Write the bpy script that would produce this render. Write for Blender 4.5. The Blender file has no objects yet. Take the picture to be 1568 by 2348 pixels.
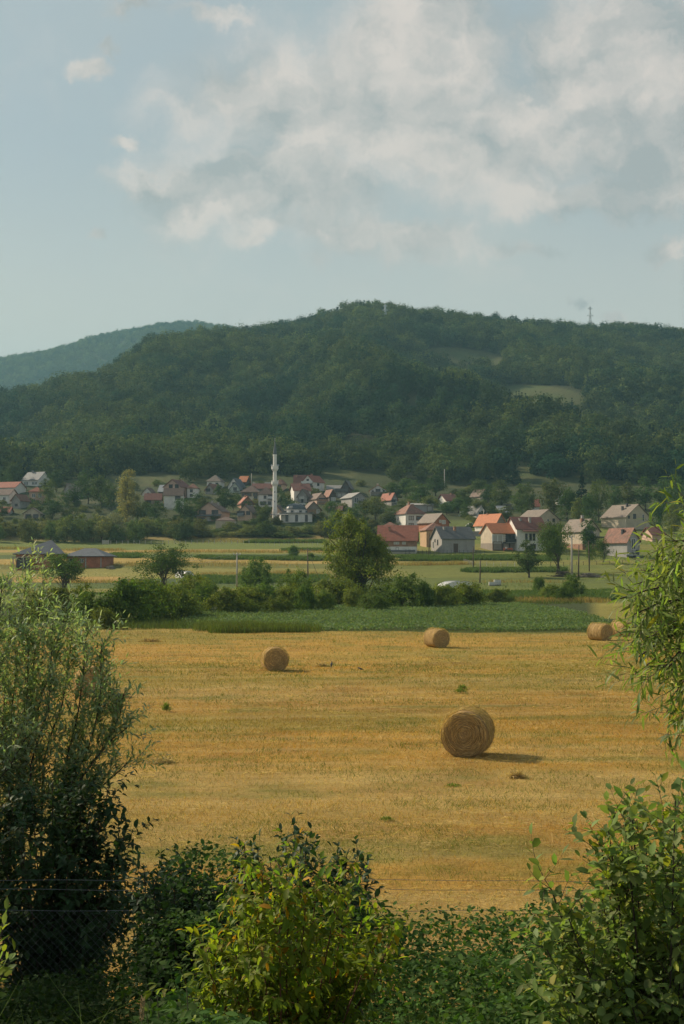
import bpy, math, random
import numpy as np

# ------------------------------------------------------------------ scene, camera, light
SC = bpy.context.scene
COL = SC.collection
HAZE = 0.00014
EYE = 5.9                       # camera height above the hay field
F = 3267.0                      # focal length in units of the 1568-wide photograph
HOR = 1294.0                    # row of the true horizon
PITCH = math.atan((HOR - 1173.5) / F)

cam_d = bpy.data.cameras.new('camera')
cam = bpy.data.objects.new('camera', cam_d)
COL.objects.link(cam)
cam_d.sensor_fit = 'HORIZONTAL'
cam_d.sensor_width = 24.0
cam_d.lens = 24.0 * F / 1568.0
cam_d.clip_start = 0.1
cam_d.clip_end = 12000
cam.location = (0, 0, EYE)
cam.rotation_euler = (math.pi / 2 + PITCH, 0, 0)
SC.camera = cam

SUN_EL, SUN_AZ = math.radians(33), math.radians(-57)     # azimuth from +Y towards +X
sun_vec = np.array([math.sin(SUN_AZ) * math.cos(SUN_EL), math.cos(SUN_AZ) * math.cos(SUN_EL), math.sin(SUN_EL)])
sd = bpy.data.lights.new('sun', 'SUN')
sd.energy = 5.0
sd.angle = math.radians(0.5)
sd.color = (1.0, 0.85, 0.64)
so = bpy.data.objects.new('sun', sd)
COL.objects.link(so)
from mathutils import Vector
so.rotation_euler = Vector(sun_vec).to_track_quat('Z', 'Y').to_euler()

SC.view_settings.view_transform = 'Standard'
SC.view_settings.look = 'None'
SC.view_settings.exposure = 0.32
SC.view_settings.gamma = 1.0
SC.view_settings.use_curve_mapping = False
cy = SC.cycles
cy.max_bounces = 6
cy.diffuse_bounces = 3
cy.glossy_bounces = 2
cy.transmission_bounces = 4
cy.transparent_max_bounces = 4
cy.volume_bounces = 0
cy.use_denoising = True
try:
    cy.denoiser = 'OPENIMAGEDENOISE'
    cy.denoising_input_passes = 'RGB_ALBEDO_NORMAL'
except Exception:
    pass
cy.sample_clamp_indirect = 6.0
cy.use_adaptive_sampling = True
cy.adaptive_threshold = 0.015


def ray(px, row):
    """direction of the photograph's point (px, row), scaled to y = 1"""
    a, b = (px - 784.0) / F, (1173.5 - row) / F
    y = math.cos(PITCH) - b * math.sin(PITCH)
    z = math.sin(PITCH) + b * math.cos(PITCH)
    return np.array([a / y, 1.0, z / y])


def at(px, row, D):
    p = ray(px, row) * D
    p[2] += EYE
    return p


def azel(px, row):
    d = ray(px, row)
    return math.atan2(d[0], d[1]), math.atan2(d[2], math.hypot(d[0], d[1]))


# ------------------------------------------------------------------ node helpers
class NT:
    def __init__(self, tree):
        self.t = tree
        tree.nodes.clear()

    def n(self, typ, **kw):
        nd = self.t.nodes.new(typ)
        ins = kw.pop('ins', {})
        for k, v in kw.items():
            setattr(nd, k, v)
        for k, v in ins.items():
            s = nd.inputs[k]
            if isinstance(v, bpy.types.NodeSocket):
                self.t.links.new(v, s)
            else:
                s.default_value = v
        return nd

    def math(self, op, a, b=None, c=None, clamp=False):
        nd = self.n('ShaderNodeMath', operation=op, use_clamp=clamp)
        for i, v in enumerate((a, b, c)):
            if v is None:
                continue
            if isinstance(v, bpy.types.NodeSocket):
                self.t.links.new(v, nd.inputs[i])
            else:
                nd.inputs[i].default_value = v
        return nd.outputs[0]

    def vmath(self, op, a, b=None, out=0):
        nd = self.n('ShaderNodeVectorMath', operation=op)
        for i, v in enumerate((a, b)):
            if v is None:
                continue
            if isinstance(v, bpy.types.NodeSocket):
                self.t.links.new(v, nd.inputs[i])
            else:
                nd.inputs[i].default_value = v
        return nd.outputs['Value'] if op in ('LENGTH', 'DOT_PRODUCT', 'DISTANCE') else nd.outputs[0]

    def scale(self, v, s):
        nd = self.n('ShaderNodeVectorMath', operation='SCALE')
        for i, q in ((0, v), (3, s)):
            if isinstance(q, bpy.types.NodeSocket):
                self.t.links.new(q, nd.inputs[i])
            else:
                nd.inputs[i].default_value = q
        return nd.outputs[0]

    def mix(self, f, a, b, mode='MIX'):
        nd = self.n('ShaderNodeMix', data_type='RGBA', blend_type=mode)
        for i, v in ((0, f), (6, a), (7, b)):
            if isinstance(v, bpy.types.NodeSocket):
                self.t.links.new(v, nd.inputs[i])
            else:
                nd.inputs[i].default_value = v if i == 0 else (tuple(v) + (1,))[:4]
        return nd.outputs[2]

    def noise(self, vec, scale, detail=4, rough=0.55, dist=0.0):
        nd = self.n('ShaderNodeTexNoise', ins={'Scale': scale, 'Detail': detail, 'Roughness': rough, 'Distortion': dist})
        if vec is not None:
            self.t.links.new(vec, nd.inputs['Vector'])
        return nd.outputs[0]

    def ramp(self, f, stops, interp='LINEAR'):
        nd = self.n('ShaderNodeValToRGB', ins={'Fac': f})
        cr = nd.color_ramp
        cr.interpolation = interp
        while len(cr.elements) < len(stops):
            cr.elements.new(0.5)
        for e, (p, c) in zip(cr.elements, stops):
            e.position = p
            e.color = (tuple(c) + (1,))[:4] if not isinstance(c, (int, float)) else (c, c, c, 1)
        return nd.outputs[0]

    def mapr(self, v, a, b, c=0.0, d=1.0, smooth=True):
        nd = self.n('ShaderNodeMapRange', interpolation_type='SMOOTHSTEP' if smooth else 'LINEAR')
        self.t.links.new(v, nd.inputs[0])
        for i, x in enumerate((a, b, c, d)):
            nd.inputs[i + 1].default_value = x
        return nd.outputs[0]

    def link(self, a, b):
        self.t.links.new(a, b)


# ------------------------------------------------------------------ sky with clouds
world = bpy.data.worlds.new("World")
SC.world = world
world.use_nodes = True
W = NT(world.node_tree)
tc = W.n('ShaderNodeTexCoord')
sky = W.n('ShaderNodeTexSky', sky_type='NISHITA')
sky.sun_disc = False
sky.sun_elevation = SUN_EL
sky.sun_rotation = SUN_AZ
sky.altitude = 500
sky.air_density = 1.0
sky.dust_density = 3.5
sky.ozone_density = 1.5
sep = W.n('ShaderNodeSeparateXYZ', ins={0: tc.outputs['Generated']})
az = W.math('ARCTAN2', sep.outputs[0], sep.outputs[1])
el = W.math('ARCSINE', sep.outputs[2])
pc = W.n('ShaderNodeCombineXYZ', ins={0: az, 1: el, 2: 0.0}).outputs[0]
# billowing distortion of the cloud outlines
w1 = W.n('ShaderNodeTexNoise', noise_dimensions='3D', ins={'Scale': 9.0, 'Detail': 6.0, 'Roughness': 0.6})
W.link(pc, w1.inputs['Vector'])
w2 = W.n('ShaderNodeTexNoise', ins={'Scale': 40.0, 'Detail': 7.0, 'Roughness': 0.62})
W.link(pc, w2.inputs['Vector'])
off1 = W.scale(W.vmath('SUBTRACT', w1.outputs['Color'], (0.5, 0.5, 0.5)), 0.085)
off2 = W.scale(W.vmath('SUBTRACT', w2.outputs['Color'], (0.5, 0.5, 0.5)), 0.03)
pw = W.vmath('ADD', W.vmath('ADD', pc, off1), off2)
BLOBS = [  # px, row, half width, half height, weight
    (820, 235, 450, 190, 1.0), (960, 120, 270, 140, 1.0), (620, 430, 300, 125, .95), (1120, 300, 300, 170, .95),
    (600, 190, 200, 90, .9), (1430, 120, 240, 170, 1.05), (1520, 270, 270, 160, 1.0), (1380, 425, 360, 60, .9),
    (860, 540, 270, 62, .85), (430, 405, 190, 36, .8), (590, 545, 110, 36, .75), (440, 250, 110, 80, .6),
    (205, 122, 66, 27, .85), (318, 8, 60, 24, .9), (268, 82, 34, 18, .7), (313, 324, 52, 22, .75), (226, 528, 28, 15, .8),
    (1535, 540, 52, 20, .85), (1322, 684, 30, 18, .75), (1440, 712, 46, 18, .7), (1190, 562, 130, 20, .6), (480, 10, 120, 24, .5),
    (2000, 300, 400, 260, 1.0), (-500, 200, 360, 130, .9), (2700, 500, 500, 200, .9), (-1300, 420, 500, 150, .9)]
dens = None
for (bx, by, rx, ry, wt) in BLOBS:
    a, e = azel(bx, by)
    d = W.vmath('LENGTH', W.vmath('MULTIPLY', W.vmath('SUBTRACT', pw, (a, e, 0)), (F / rx / 1.08, F / ry / 1.10, 1)))
    m = W.mapr(d, 1.45, 0.0, 0.0, wt, smooth=True)
    dens = m if dens is None else W.math('SMOOTH_MAX', dens, m, 0.12)
big = W.noise(pw, 15.0, 9, 0.56)
dd = W.math('ADD', dens, W.math('MULTIPLY', W.math('SUBTRACT', big, 0.47), 0.95))
cov = W.mapr(dd, 0.06, 0.76)
# soft inner modelling: sunlit billows and grey undersides
ps = W.vmath('ADD', pw, (0.02, -0.018, 0))
big2 = W.noise(ps, 15.0, 9, 0.56)
relief = W.math('SUBTRACT', big, big2)
gv = W.n('ShaderNodeVectorMath', operation='MULTIPLY')
W.link(pw, gv.inputs[0])
gv.inputs[1].default_value = (8.0, 15.0, 1.0)
grey = W.noise(gv.outputs[0], 1.0, 4, 0.5)
shade = W.math('ADD', W.mapr(grey, 0.36, 0.64, 0.0, 0.95), W.math('MULTIPLY', relief, -2.4), clamp=True)
CW, CG = (0.615, 0.540, 0.492), (0.325, 0.335, 0.335)
ccol = W.mix(shade, CW, CG)
# thin high veil that pales the blue
veil = W.math('ADD', 0.80, W.math('MULTIPLY', W.math('SUBTRACT', W.noise(pc, 5.0, 4, .5), 0.5), 0.5))
lowv = W.mapr(el, 0.0, 0.34, 1.0, 0.0)
veil = W.math('ADD', veil, W.math('MULTIPLY', lowv, 0.30), clamp=True)
veil = W.math('MULTIPLY', veil, W.mapr(el, 0.38, 0.75, 1.0, 0.35))
skyc = W.scale(sky.outputs[0], 0.075)
VEIL = (0.365, 0.405, 0.412)
s1 = W.mix(veil, skyc, W.mix(W.mapr(el, 0.16, 0.30, 1.0, 0.0), VEIL, (0.475, 0.480, 0.452)))
s2 = W.mix(W.math('MULTIPLY', cov, 0.92), s1, ccol)
bg = W.n('ShaderNodeBackground', ins={'Color': s2, 'Strength': 1.0})
wo = W.n('ShaderNodeOutputWorld')
W.link(bg.outputs[0], wo.inputs['Surface'])

# ------------------------------------------------------------------ general helpers
RNG = np.random.default_rng(7)
random.seed(5)


def tag(o, label=None, cat=None, group=None, kind=None):
    if label:
        o['label'] = label
    if cat:
        o['category'] = cat
    if group:
        o['group'] = group
    if kind:
        o['kind'] = kind
    return o


def empty(name, loc=(0, 0, 0), rz=0.0):
    o = bpy.data.objects.new(name, None)
    COL.objects.link(o)
    o.location = [float(v) for v in loc]
    o.rotation_euler = (0, 0, rz)
    o.empty_display_size = 0.3
    return o


def np_mesh(name, V, faces, mat, cols=None, smooth=False, mats=None, midx=None):
    """faces: list of (m,k) int arrays; cols: per-vertex rgb"""
    V = np.asarray(V, dtype=np.float32)
    me = bpy.data.meshes.new(name)
    me.vertices.add(len(V))
    me.vertices.foreach_set('co', V.ravel())
    faces = [np.asarray(f, dtype=np.int32) for f in faces if len(f)]
    tot = sum(f.size for f in faces)
    npoly = sum(len(f) for f in faces)
    me.loops.add(tot)
    me.polygons.add(npoly)
    me.loops.foreach_set('vertex_index', np.concatenate([f.ravel() for f in faces]))
    lt = np.concatenate([np.full(len(f), f.shape[1], np.int32) for f in faces])
    ls = np.concatenate([[0], np.cumsum(lt)[:-1]]).astype(np.int32)
    me.polygons.foreach_set('loop_start', ls)
    if smooth:
        me.polygons.foreach_set('use_smooth', np.ones(npoly, dtype=bool))
    for m in (mats or [mat]):
        me.materials.append(m)
    if midx is not None:
        me.polygons.foreach_set('material_index', np.asarray(midx, np.int32))
    me.update(calc_edges=True)
    if cols is not None:
        ca = me.color_attributes.new('Col', 'FLOAT_COLOR', 'POINT')
        c4 = np.ones((len(V), 4), np.float32)
        c4[:, :3] = cols
        ca.data.foreach_set('color', c4.ravel())
    return me


def link_mesh(name, me, parent=None, loc=(0, 0, 0)):
    o = bpy.data.objects.new(name, me)
    COL.objects.link(o)
    o.location = [float(v) for v in loc]
    if parent is not None:
        o.parent = parent
    return o


class MB:
    """collects boxes, prisms, tubes and lathes into one mesh"""

    def __init__(self):
        self.v = []
        self.f = []

    def add(self, vs, fs):
        b = len(self.v)
        self.v += [tuple(float(c) for c in p) for p in vs]
        self.f += [tuple(i + b for i in f) for f in fs]
        return self

    def box(self, x0, x1, y0, y1, z0, z1):
        v = [(x, y, z) for z in (z0, z1) for y in (y0, y1) for x in (x0, x1)]
        return self.add(v, [(0, 2, 3, 1), (4, 5, 7, 6), (0, 1, 5, 4), (2, 6, 7, 3), (0, 4, 6, 2), (1, 3, 7, 5)])

    def obox(self, a, b, w, h):
        """a bar from a to b, w wide, h thick"""
        a, b = np.array(a, float), np.array(b, float)
        d = b - a
        d /= max(np.linalg.norm(d), 1e-9)
        s = np.cross(d, (0, 0, 1))
        if np.linalg.norm(s) < 1e-4:
            s = np.array([1.0, 0, 0])
        s /= np.linalg.norm(s)
        u = np.cross(s, d)
        vs = []
        for p in (a, b):
            for sx, sz in ((-1, -1), (1, -1), (1, 1), (-1, 1)):
                vs.append(p + s * sx * w / 2 + u * sz * h / 2)
        return self.add(vs, [(3, 2, 1, 0), (4, 5, 6, 7), (0, 1, 5, 4), (1, 2, 6, 5), (2, 3, 7, 6), (3, 0, 4, 7)])

    def prism(self, prof, x0, x1, axis='x'):
        """closed polygon prof of (a, z) extruded along axis"""
        n = len(prof)
        if axis == 'x':
            vs = [(x0, a, z) for a, z in prof] + [(x1, a, z) for a, z in prof]
        else:
            vs = [(a, x0, z) for a, z in prof] + [(a, x1, z) for a, z in prof]
        fs = [tuple(range(n)), tuple(range(2 * n - 1, n - 1, -1))]
        fs += [(i, i + n, (i + 1) % n + n, (i + 1) % n) for i in range(n)]
        return self.add(vs, fs)

    def tube(self, pts, rad, n=6, cap=True):
        pts = [np.array(p, float) for p in pts]
        if not hasattr(rad, '__len__'):
            rad = [rad] * len(pts)
        vs, fs = [], []
        for i, p in enumerate(pts):
            t = pts[min(i + 1, len(pts) - 1)] - pts[max(i - 1, 0)]
            t /= max(np.linalg.norm(t), 1e-9)
            s = np.cross(t, (0.31, 0.2, 0.93) if abs(t[2]) < 0.9 else (1, 0, 0.1))
            s /= max(np.linalg.norm(s), 1e-9)
            u = np.cross(t, s)
            for k in range(n):
                a = 2 * math.pi * k / n
                vs.append(p + (s * math.cos(a) + u * math.sin(a)) * rad[i])
        for i in range(len(pts) - 1):
            for k in range(n):
                k2 = (k + 1) % n
                fs.append((i * n + k, i * n + k2, (i + 1) * n + k2, (i + 1) * n + k))
        if cap:
            fs.append(tuple(range(n - 1, -1, -1)))
            b = (len(pts) - 1) * n
            fs.append(tuple(range(b, b + n)))
        return self.add(vs, fs)

    def lathe(self, prof, n=16, c=(0, 0), cap=True):
        vs, fs = [], []
        for r, z in prof:
            for k in range(n):
                a = 2 * math.pi * k / n
                vs.append((c[0] + r * math.cos(a), c[1] + r * math.sin(a), z))
        for i in range(len(prof) - 1):
            for k in range(n):
                k2 = (k + 1) % n
                fs.append((i * n + k, i * n + k2, (i + 1) * n + k2, (i + 1) * n + k))
        if cap:
            fs.append(tuple(range(n - 1, -1, -1)))
            b = (len(prof) - 1) * n
            fs.append(tuple(range(b, b + n)))
        return self.add(vs, fs)

    def mesh(self, name, mat, smooth=False):
        me = bpy.data.meshes.new(name)
        me.from_pydata(self.v, [], self.f)
        me.materials.append(mat)
        if smooth:
            for p in me.polygons:
                p.use_smooth = True
        me.update()
        return me

    def build(self, name, mat, parent=None, loc=(0, 0, 0), smooth=False):
        return link_mesh(name, self.mesh(name, mat, smooth), parent, loc)


# ------------------------------------------------------------------ value noise in numpy
def _hash(ix, iy, s):
    h = (ix.astype(np.int64) * 374761393 + iy.astype(np.int64) * 668265263 + s * 974634777) & 0xffffffff
    h = ((h ^ (h >> 13)) * 1274126177) & 0xffffffff
    return ((h ^ (h >> 16)) & 0xffff) / 65535.0


def vnoise(x, y, s=0):
    x, y = np.asarray(x, float), np.asarray(y, float)
    ix, iy = np.floor(x), np.floor(y)
    fx, fy = x - ix, y - iy
    fx, fy = fx * fx * (3 - 2 * fx), fy * fy * (3 - 2 * fy)
    a, b = _hash(ix, iy, s), _hash(ix + 1, iy, s)
    c, d = _hash(ix, iy + 1, s), _hash(ix + 1, iy + 1, s)
    return (a * (1 - fx) + b * fx) * (1 - fy) + (c * (1 - fx) + d * fx) * fy


def fbm(x, y, s=0, oct=4):
    t, a, n = 0, 0.5, 0
    for k in range(oct):
        t = t + a * vnoise(x * 2 ** k, y * 2 ** k, s + k * 17)
        n += a
        a *= 0.5
    return t / n


# ------------------------------------------------------------------ materials
MAT = {}


def principled(name):
    m = bpy.data.materials.new(name)
    m.use_nodes = True
    t = NT(m.node_tree)
    p = t.n('ShaderNodeBsdfPrincipled')
    o = t.n('ShaderNodeOutputMaterial')
    t.link(p.outputs[0], o.inputs[0])
    MAT[name] = m
    return m, t, p, o


def plain(name, c, rough=0.8, var=0.25, scale=0.8, bump=0.0, metal=0.0, stain=0.0):
    m, t, p, o = principled(name)
    g = t.n('ShaderNodeTexCoord').outputs['Object']
    n1 = t.noise(g, scale, 6, 0.65)
    f = t.mapr(n1, 0.3, 0.72, 1 - var, 1 + var, smooth=False)
    c1 = t.scale(c, f)
    if stain:
        mp = t.n('ShaderNodeMapping', ins={'Vector': g, 'Scale': (1.5, 1.5, 0.22)})
        st = t.mapr(t.noise(mp.outputs[0], 1.6, 5, 0.6), 0.5, 0.75, 0, stain)
        c1 = t.mix(st, c1, tuple(x * 0.45 for x in c))
    t.link(c1, p.inputs['Base Color'])
    p.inputs['Roughness'].default_value = rough
    p.inputs['Metallic'].default_value = metal
    if bump:
        b = t.n('ShaderNodeBump', ins={'Strength': bump, 'Distance': 0.05})
        t.link(t.noise(g, scale * 14, 4), b.inputs['Height'])
        t.link(b.outputs[0], p.inputs['Normal'])
    return m


for nm, c in (('white', (.70, .67, .61)), ('cream', (.56, .49, .37)), ('pink', (.52, .35, .27)), ('peach', (.56, .40, .29)),
              ('beige', (.50, .42, .31)), ('greywall', (.36, .34, .32)), ('palegreen', (.50, .55, .47)), ('ochre', (.42, .27, .15)),
              ('salmon', (.50, .33, .25)), ('taupe', (.25, .21, .17)), ('darkwood', (.10, .075, .06)), ('concrete', (.33, .31, .28))):
    plain('wall_' + nm, c, 0.85, 0.16, 0.7, 0.15, stain=0.35)
plain('plaster_white', (.78, .74, .68), 0.8, .1, 0.7, 0.1, stain=0.2)
plain('trim_white', (.62, .61, .58), 0.6, .06)
plain('trim_brown', (.12, .07, .04), 0.6, .1)
plain('trim_dark', (.035, .035, .04), 0.6, .1)
plain('door_wood', (.10, .06, .04), 0.6, .2)
plain('door_green', (.03, .05, .05), 0.5, .1)
plain('metal_grey', (.34, .35, .35), 0.5, .12, 2)
plain('metal_pale', (.50, .54, .55), 0.6, .08, 2)
plain('pole_concrete', (.42, .38, .32), 0.9, .15, 2)
plain('pole_wood', (.10, .07, .05), 0.9, .25, 3)
plain('post_white', (.50, .46, .40), 0.9, .2, 3)
plain('wire', (.14, .15, .16), 0.5, .1, 3)
plain('wire_bright', (.15, .165, .165), 0.5, .15, 3)
plain('plastic_white', (.66, .66, .63), 0.45, .12, 1.2, 0.2)
plain('dome_lead', (.085, .10, .105), 0.5, .25, 1.2)
plain('bark', (.075, .055, .04), 0.95, .35, 4, 0.5)
plain('bark_pale', (.20, .17, .13), 0.95, .3, 4, 0.4)
plain('twig', (.06, .045, .03), 0.9, .3, 8)
plain('twig_green', (.09, .10, .04), 0.8, .3, 8)
plain('bark_red', (.16, .07, .035), 0.9, .3, 8)
plain('red_thing', (.50, .12, .045), 0.7, .1)
plain('skin', (.42, .25, .17), 0.6, .05)
plain('straw_tan', (.38, .27, .13), 0.9, .3, 8)
plain('rubble', (.20, .17, .14), 0.95, .4, 3)

m, t, p, o = principled('glass_dark')
p.inputs['Base Color'].default_value = (.03, .035, .04, 1)
p.inputs['Roughness'].default_value = .12
p.inputs['Specular IOR Level'].default_value = .6
m, t, p, o = principled('curtain')
p.inputs['Base Color'].default_value = (.42, .40, .36, 1)
p.inputs['Roughness'].default_value = .9


def brick(name, c1, c2, mortar, sc=1.0):
    m, t, p, o = principled(name)
    g = t.n('ShaderNodeTexCoord').outputs['Object']
    s = t.n('ShaderNodeSeparateXYZ', ins={0: g})
    h = t.math('ADD', s.outputs[0], s.outputs[1])
    v = t.n('ShaderNodeCombineXYZ', ins={0: h, 1: s.outputs[2], 2: 0.0})
    b = t.n('ShaderNodeTexBrick', ins={'Vector': v.outputs[0], 'Color1': c1 + (1,), 'Color2': c2 + (1,), 'Mortar': mortar + (1,),
                                       'Scale': 2.4 * sc, 'Mortar Size': 0.03, 'Row Height': 0.5, 'Brick Width': 0.8})
    n1 = t.mapr(t.noise(g, 0.6, 6, .6), .3, .7, .7, 1.25, smooth=False)
    c = t.scale(b.outputs[0], n1)
    t.link(c, p.inputs['Base Color'])
    p.inputs['Roughness'].default_value = .9
    return m


brick('wall_brick', (.36, .115, .058), (.42, .155, .08), (.24, .15, .11))
brick('wall_oldbrick', (.30, .16, .10), (.36, .19, .12), (.28, .20, .15))
brick('wall_block', (.28, .26, .24), (.33, .31, .28), (.22, .21, .2))


def roof(name, c, var=.3, tile=True, moss=0.25, rough=.8):
    m, t, p, o = principled(name)
    g = t.n('ShaderNodeTexCoord').outputs['Object']
    s = t.n('ShaderNodeSeparateXYZ', ins={0: g})
    n1 = t.mapr(t.noise(g, 1.1, 7, .7), .3, .7, 1 - var, 1 + var, smooth=False)
    c1 = t.scale(c, n1)
    nm = t.mapr(t.noise(g, .35, 5, .6), .5, .72, 0, moss)
    c1 = t.mix(nm, c1, (.10, .085, .065))
    if tile:
        rows = t.math('FRACT', t.math('MULTIPLY', s.outputs[2], 3.2))
        cols = t.math('FRACT', t.math('MULTIPLY', t.math('ADD', s.outputs[0], t.math('MULTIPLY', s.outputs[1], .37)), 2.6))
        gap = t.math('MINIMUM', t.mapr(rows, 0.0, .22), t.mapr(cols, 0.0, .12, .45, 1.0))
        c1 = t.mix(t.mapr(gap, 0, 1, .32, 0), c1, tuple(x * .35 for x in c))
        b = t.n('ShaderNodeBump', ins={'Strength': .6, 'Distance': .06, 'Height': gap})
        t.link(b.outputs[0], p.inputs['Normal'])
    t.link(c1, p.inputs['Base Color'])
    p.inputs['Roughness'].default_value = rough
    return m


roof('roof_red', (.30, .095, .055))
roof('roof_orange', (.46, .16, .065), .22, moss=.12)
roof('roof_darkred', (.185, .068, .048), .25)
roof('roof_brown', (.145, .095, .072), .3)
roof('roof_oldred', (.23, .105, .068), .45, moss=.55)
roof('roof_grey', (.13, .13, .125), .3, moss=.35)
roof('roof_greybrown', (.21, .165, .13), .22, moss=.2)
roof('roof_slate', (.075, .085, .10), .22, moss=.1, rough=.55)
roof('roof_sheet', (.26, .25, .23), .25, tile=False)
roof('roof_blue', (.20, .22, .23), .2, tile=False)


def leaf_mat(name, c, trans=.35, rough=.5, rnd=0.0, tint=(1, 1, 1), spec=.35, c2=None, coh=None):
    """leaf colour from the mesh's own per-leaf tint, some light through the blade"""
    m, t, p, o = principled(name)
    a = t.n('ShaderNodeAttribute', attribute_name='Col')
    col = t.mix(1.0, c, a.outputs['Color'], 'MULTIPLY')
    if rnd:
        oi = t.n('ShaderNodeObjectInfo')
        if c2:
            c2m = t.mix(1.0, c2, a.outputs['Color'], 'MULTIPLY')
            if coh:         # stands of one kind of tree keep together on the hill
                nz = t.noise(oi.outputs['Location'], coh, 4, .6)
                fz = t.mapr(t.math('ADD', nz, t.math('MULTIPLY', oi.outputs['Random'], .18)), .46, .68)
            else:
                fz = t.mapr(oi.outputs['Random'], .25, .9, 0, 1)
            col = t.mix(fz, col, c2m)
        r2 = t.math('FRACT', t.math('MULTIPLY', oi.outputs['Random'], 37.7))
        col = t.scale(col, t.mapr(r2, 0, 1, 1 - rnd, 1 + rnd, smooth=False))
    t.link(col, p.inputs['Base Color'])
    p.inputs['Roughness'].default_value = rough
    p.inputs['Specular IOR Level'].default_value = spec
    tr = t.n('ShaderNodeBsdfTranslucent')
    tcol = t.mix(1.0, col, (1.25, 1.35, .55), 'MULTIPLY')
    t.link(tcol, tr.inputs['Color'])
    mx = t.n('ShaderNodeMixShader', ins={0: trans})
    t.link(p.outputs[0], mx.inputs[1])
    t.link(tr.outputs[0], mx.inputs[2])
    t.link(mx.outputs[0], o.inputs[0])
    return m


leaf_mat('leaf_tree', (.075, .118, .024), .35, .8, .22, spec=.1)
leaf_mat('leaf_village', (.056, .100, .028), .3, .8, .28, spec=.08, c2=(.105, .125, .034))
leaf_mat('leaf_thicket', (.100, .142, .042), .32, .8, .30, spec=.08, c2=(.175, .178, .060))
leaf_mat('leaf_pale', (.26, .235, .090), .35, .8, .1, spec=.1)
leaf_mat('leaf_silver', (.21, .215, .13), .3, .8, .1, spec=.1)
leaf_mat('leaf_hill', (.018, .050, .027), .20, .9, .36, spec=.04, c2=(.090, .118, .036), coh=.010)
leaf_mat('leaf_fir', (.020, .042, .026), .1, .9, .2, spec=.04)
leaf_mat('leaf_hedge', (.092, .148, .026), .38, .75, .22, spec=.12, c2=(.150, .180, .032))
leaf_mat('leaf_willow', (.245, .310, .175), .50, .55, spec=.3)
leaf_mat('leaf_willow_near', (.175, .235, .066), .50, .5, spec=.28)
leaf_mat('leaf_sallow', (.170, .235, .065), .45, .6, spec=.18)
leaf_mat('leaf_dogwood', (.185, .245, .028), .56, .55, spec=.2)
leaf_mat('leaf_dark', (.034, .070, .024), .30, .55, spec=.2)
leaf_mat('leaf_under', (.060, .118, .026), .34, .75, spec=.08)
leaf_mat('leaf_crop', (.140, .200, .080), .3, .8, spec=.15)
leaf_mat('leaf_maize', (.095, .145, .042), .35, .8, spec=.1)
leaf_mat('blade', (1, 1, 1), .3, .85, spec=.08)
leaf_mat('straw', (1, 1, 1), .25, .8, spec=.12)
# ------------------------------------------------------------------ terrain
def pchip(xk, yk, x):
    xk, yk = np.asarray(xk, float), np.asarray(yk, float)
    h = np.diff(xk)
    d = np.diff(yk) / h
    m = np.zeros_like(yk)
    for i in range(1, len(xk) - 1):
        if d[i - 1] * d[i] > 0:
            w1, w2 = 2 * h[i] + h[i - 1], h[i] + 2 * h[i - 1]
            m[i] = (w1 + w2) / (w1 / d[i - 1] + w2 / d[i])
    m[0], m[-1] = d[0], d[-1]
    x = np.clip(x, xk[0], xk[-1])
    i = np.clip(np.searchsorted(xk, x) - 1, 0, len(h) - 1)
    t = (x - xk[i]) / h[i]
    return ((1 + 2 * t) * (1 - t) ** 2 * yk[i] + t * (1 - t) ** 2 * h[i] * m[i]
            + t * t * (3 - 2 * t) * yk[i + 1] + t * t * (t - 1) * h[i] * m[i + 1])


def zrow(D, row):
    return EYE + (HOR - row) / F * D


NEAR = [(-40, 4.3), (0, 4.3), (2.5, 4.1), (8, 2.35), (12.5, 0.95), (16, 0.1), (19, 0.0), (230, 0.25), (262, 0.75)]
PROF_L = [(300, 1338), (340, 1306), (390, 1269), (450, 1246), (466, 1234), (500, 1189), (550, 1150), (620, 1106)]
PROF_R = [(300, 1338), (340, 1306), (390, 1269), (450, 1222), (500, 1188), (550, 1156), (620, 1112)]
RIDGE = [(-1500, 1100, 990), (-900, 1100, 985), (-300, 1100, 962), (0, 1150, 942), (100, 1150, 920), (230, 1150, 888), (300, 1200, 845),
         (350, 1250, 812), (450, 1300, 802), (520, 1350, 797), (600, 1400, 789), (680, 1400, 777), (760, 1400, 746), (830, 1400, 726),
         (900, 1400, 738), (1000, 1400, 752), (1100, 1400, 765), (1200, 1400, 775), (1400, 1450, 781), (1568, 1450, 792),
         (2000, 1450, 800), (2600, 1450, 840)]
FARR = [(-1500, 900), (-900, 880), (0, 828), (100, 813), (200, 790), (300, 770), (380, 765), (430, 764), (500, 768), (560, 784), (700, 805),
        (900, 850), (2600, 960)]
DS = np.unique(np.concatenate([np.arange(-40, 20, .5), np.geomspace(20, 4300, 700)]))
CPX = np.array([r[0] for r in RIDGE], float)
CU = (CPX - 784) / F
ZG = np.zeros((len(CPX), len(DS)))
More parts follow.
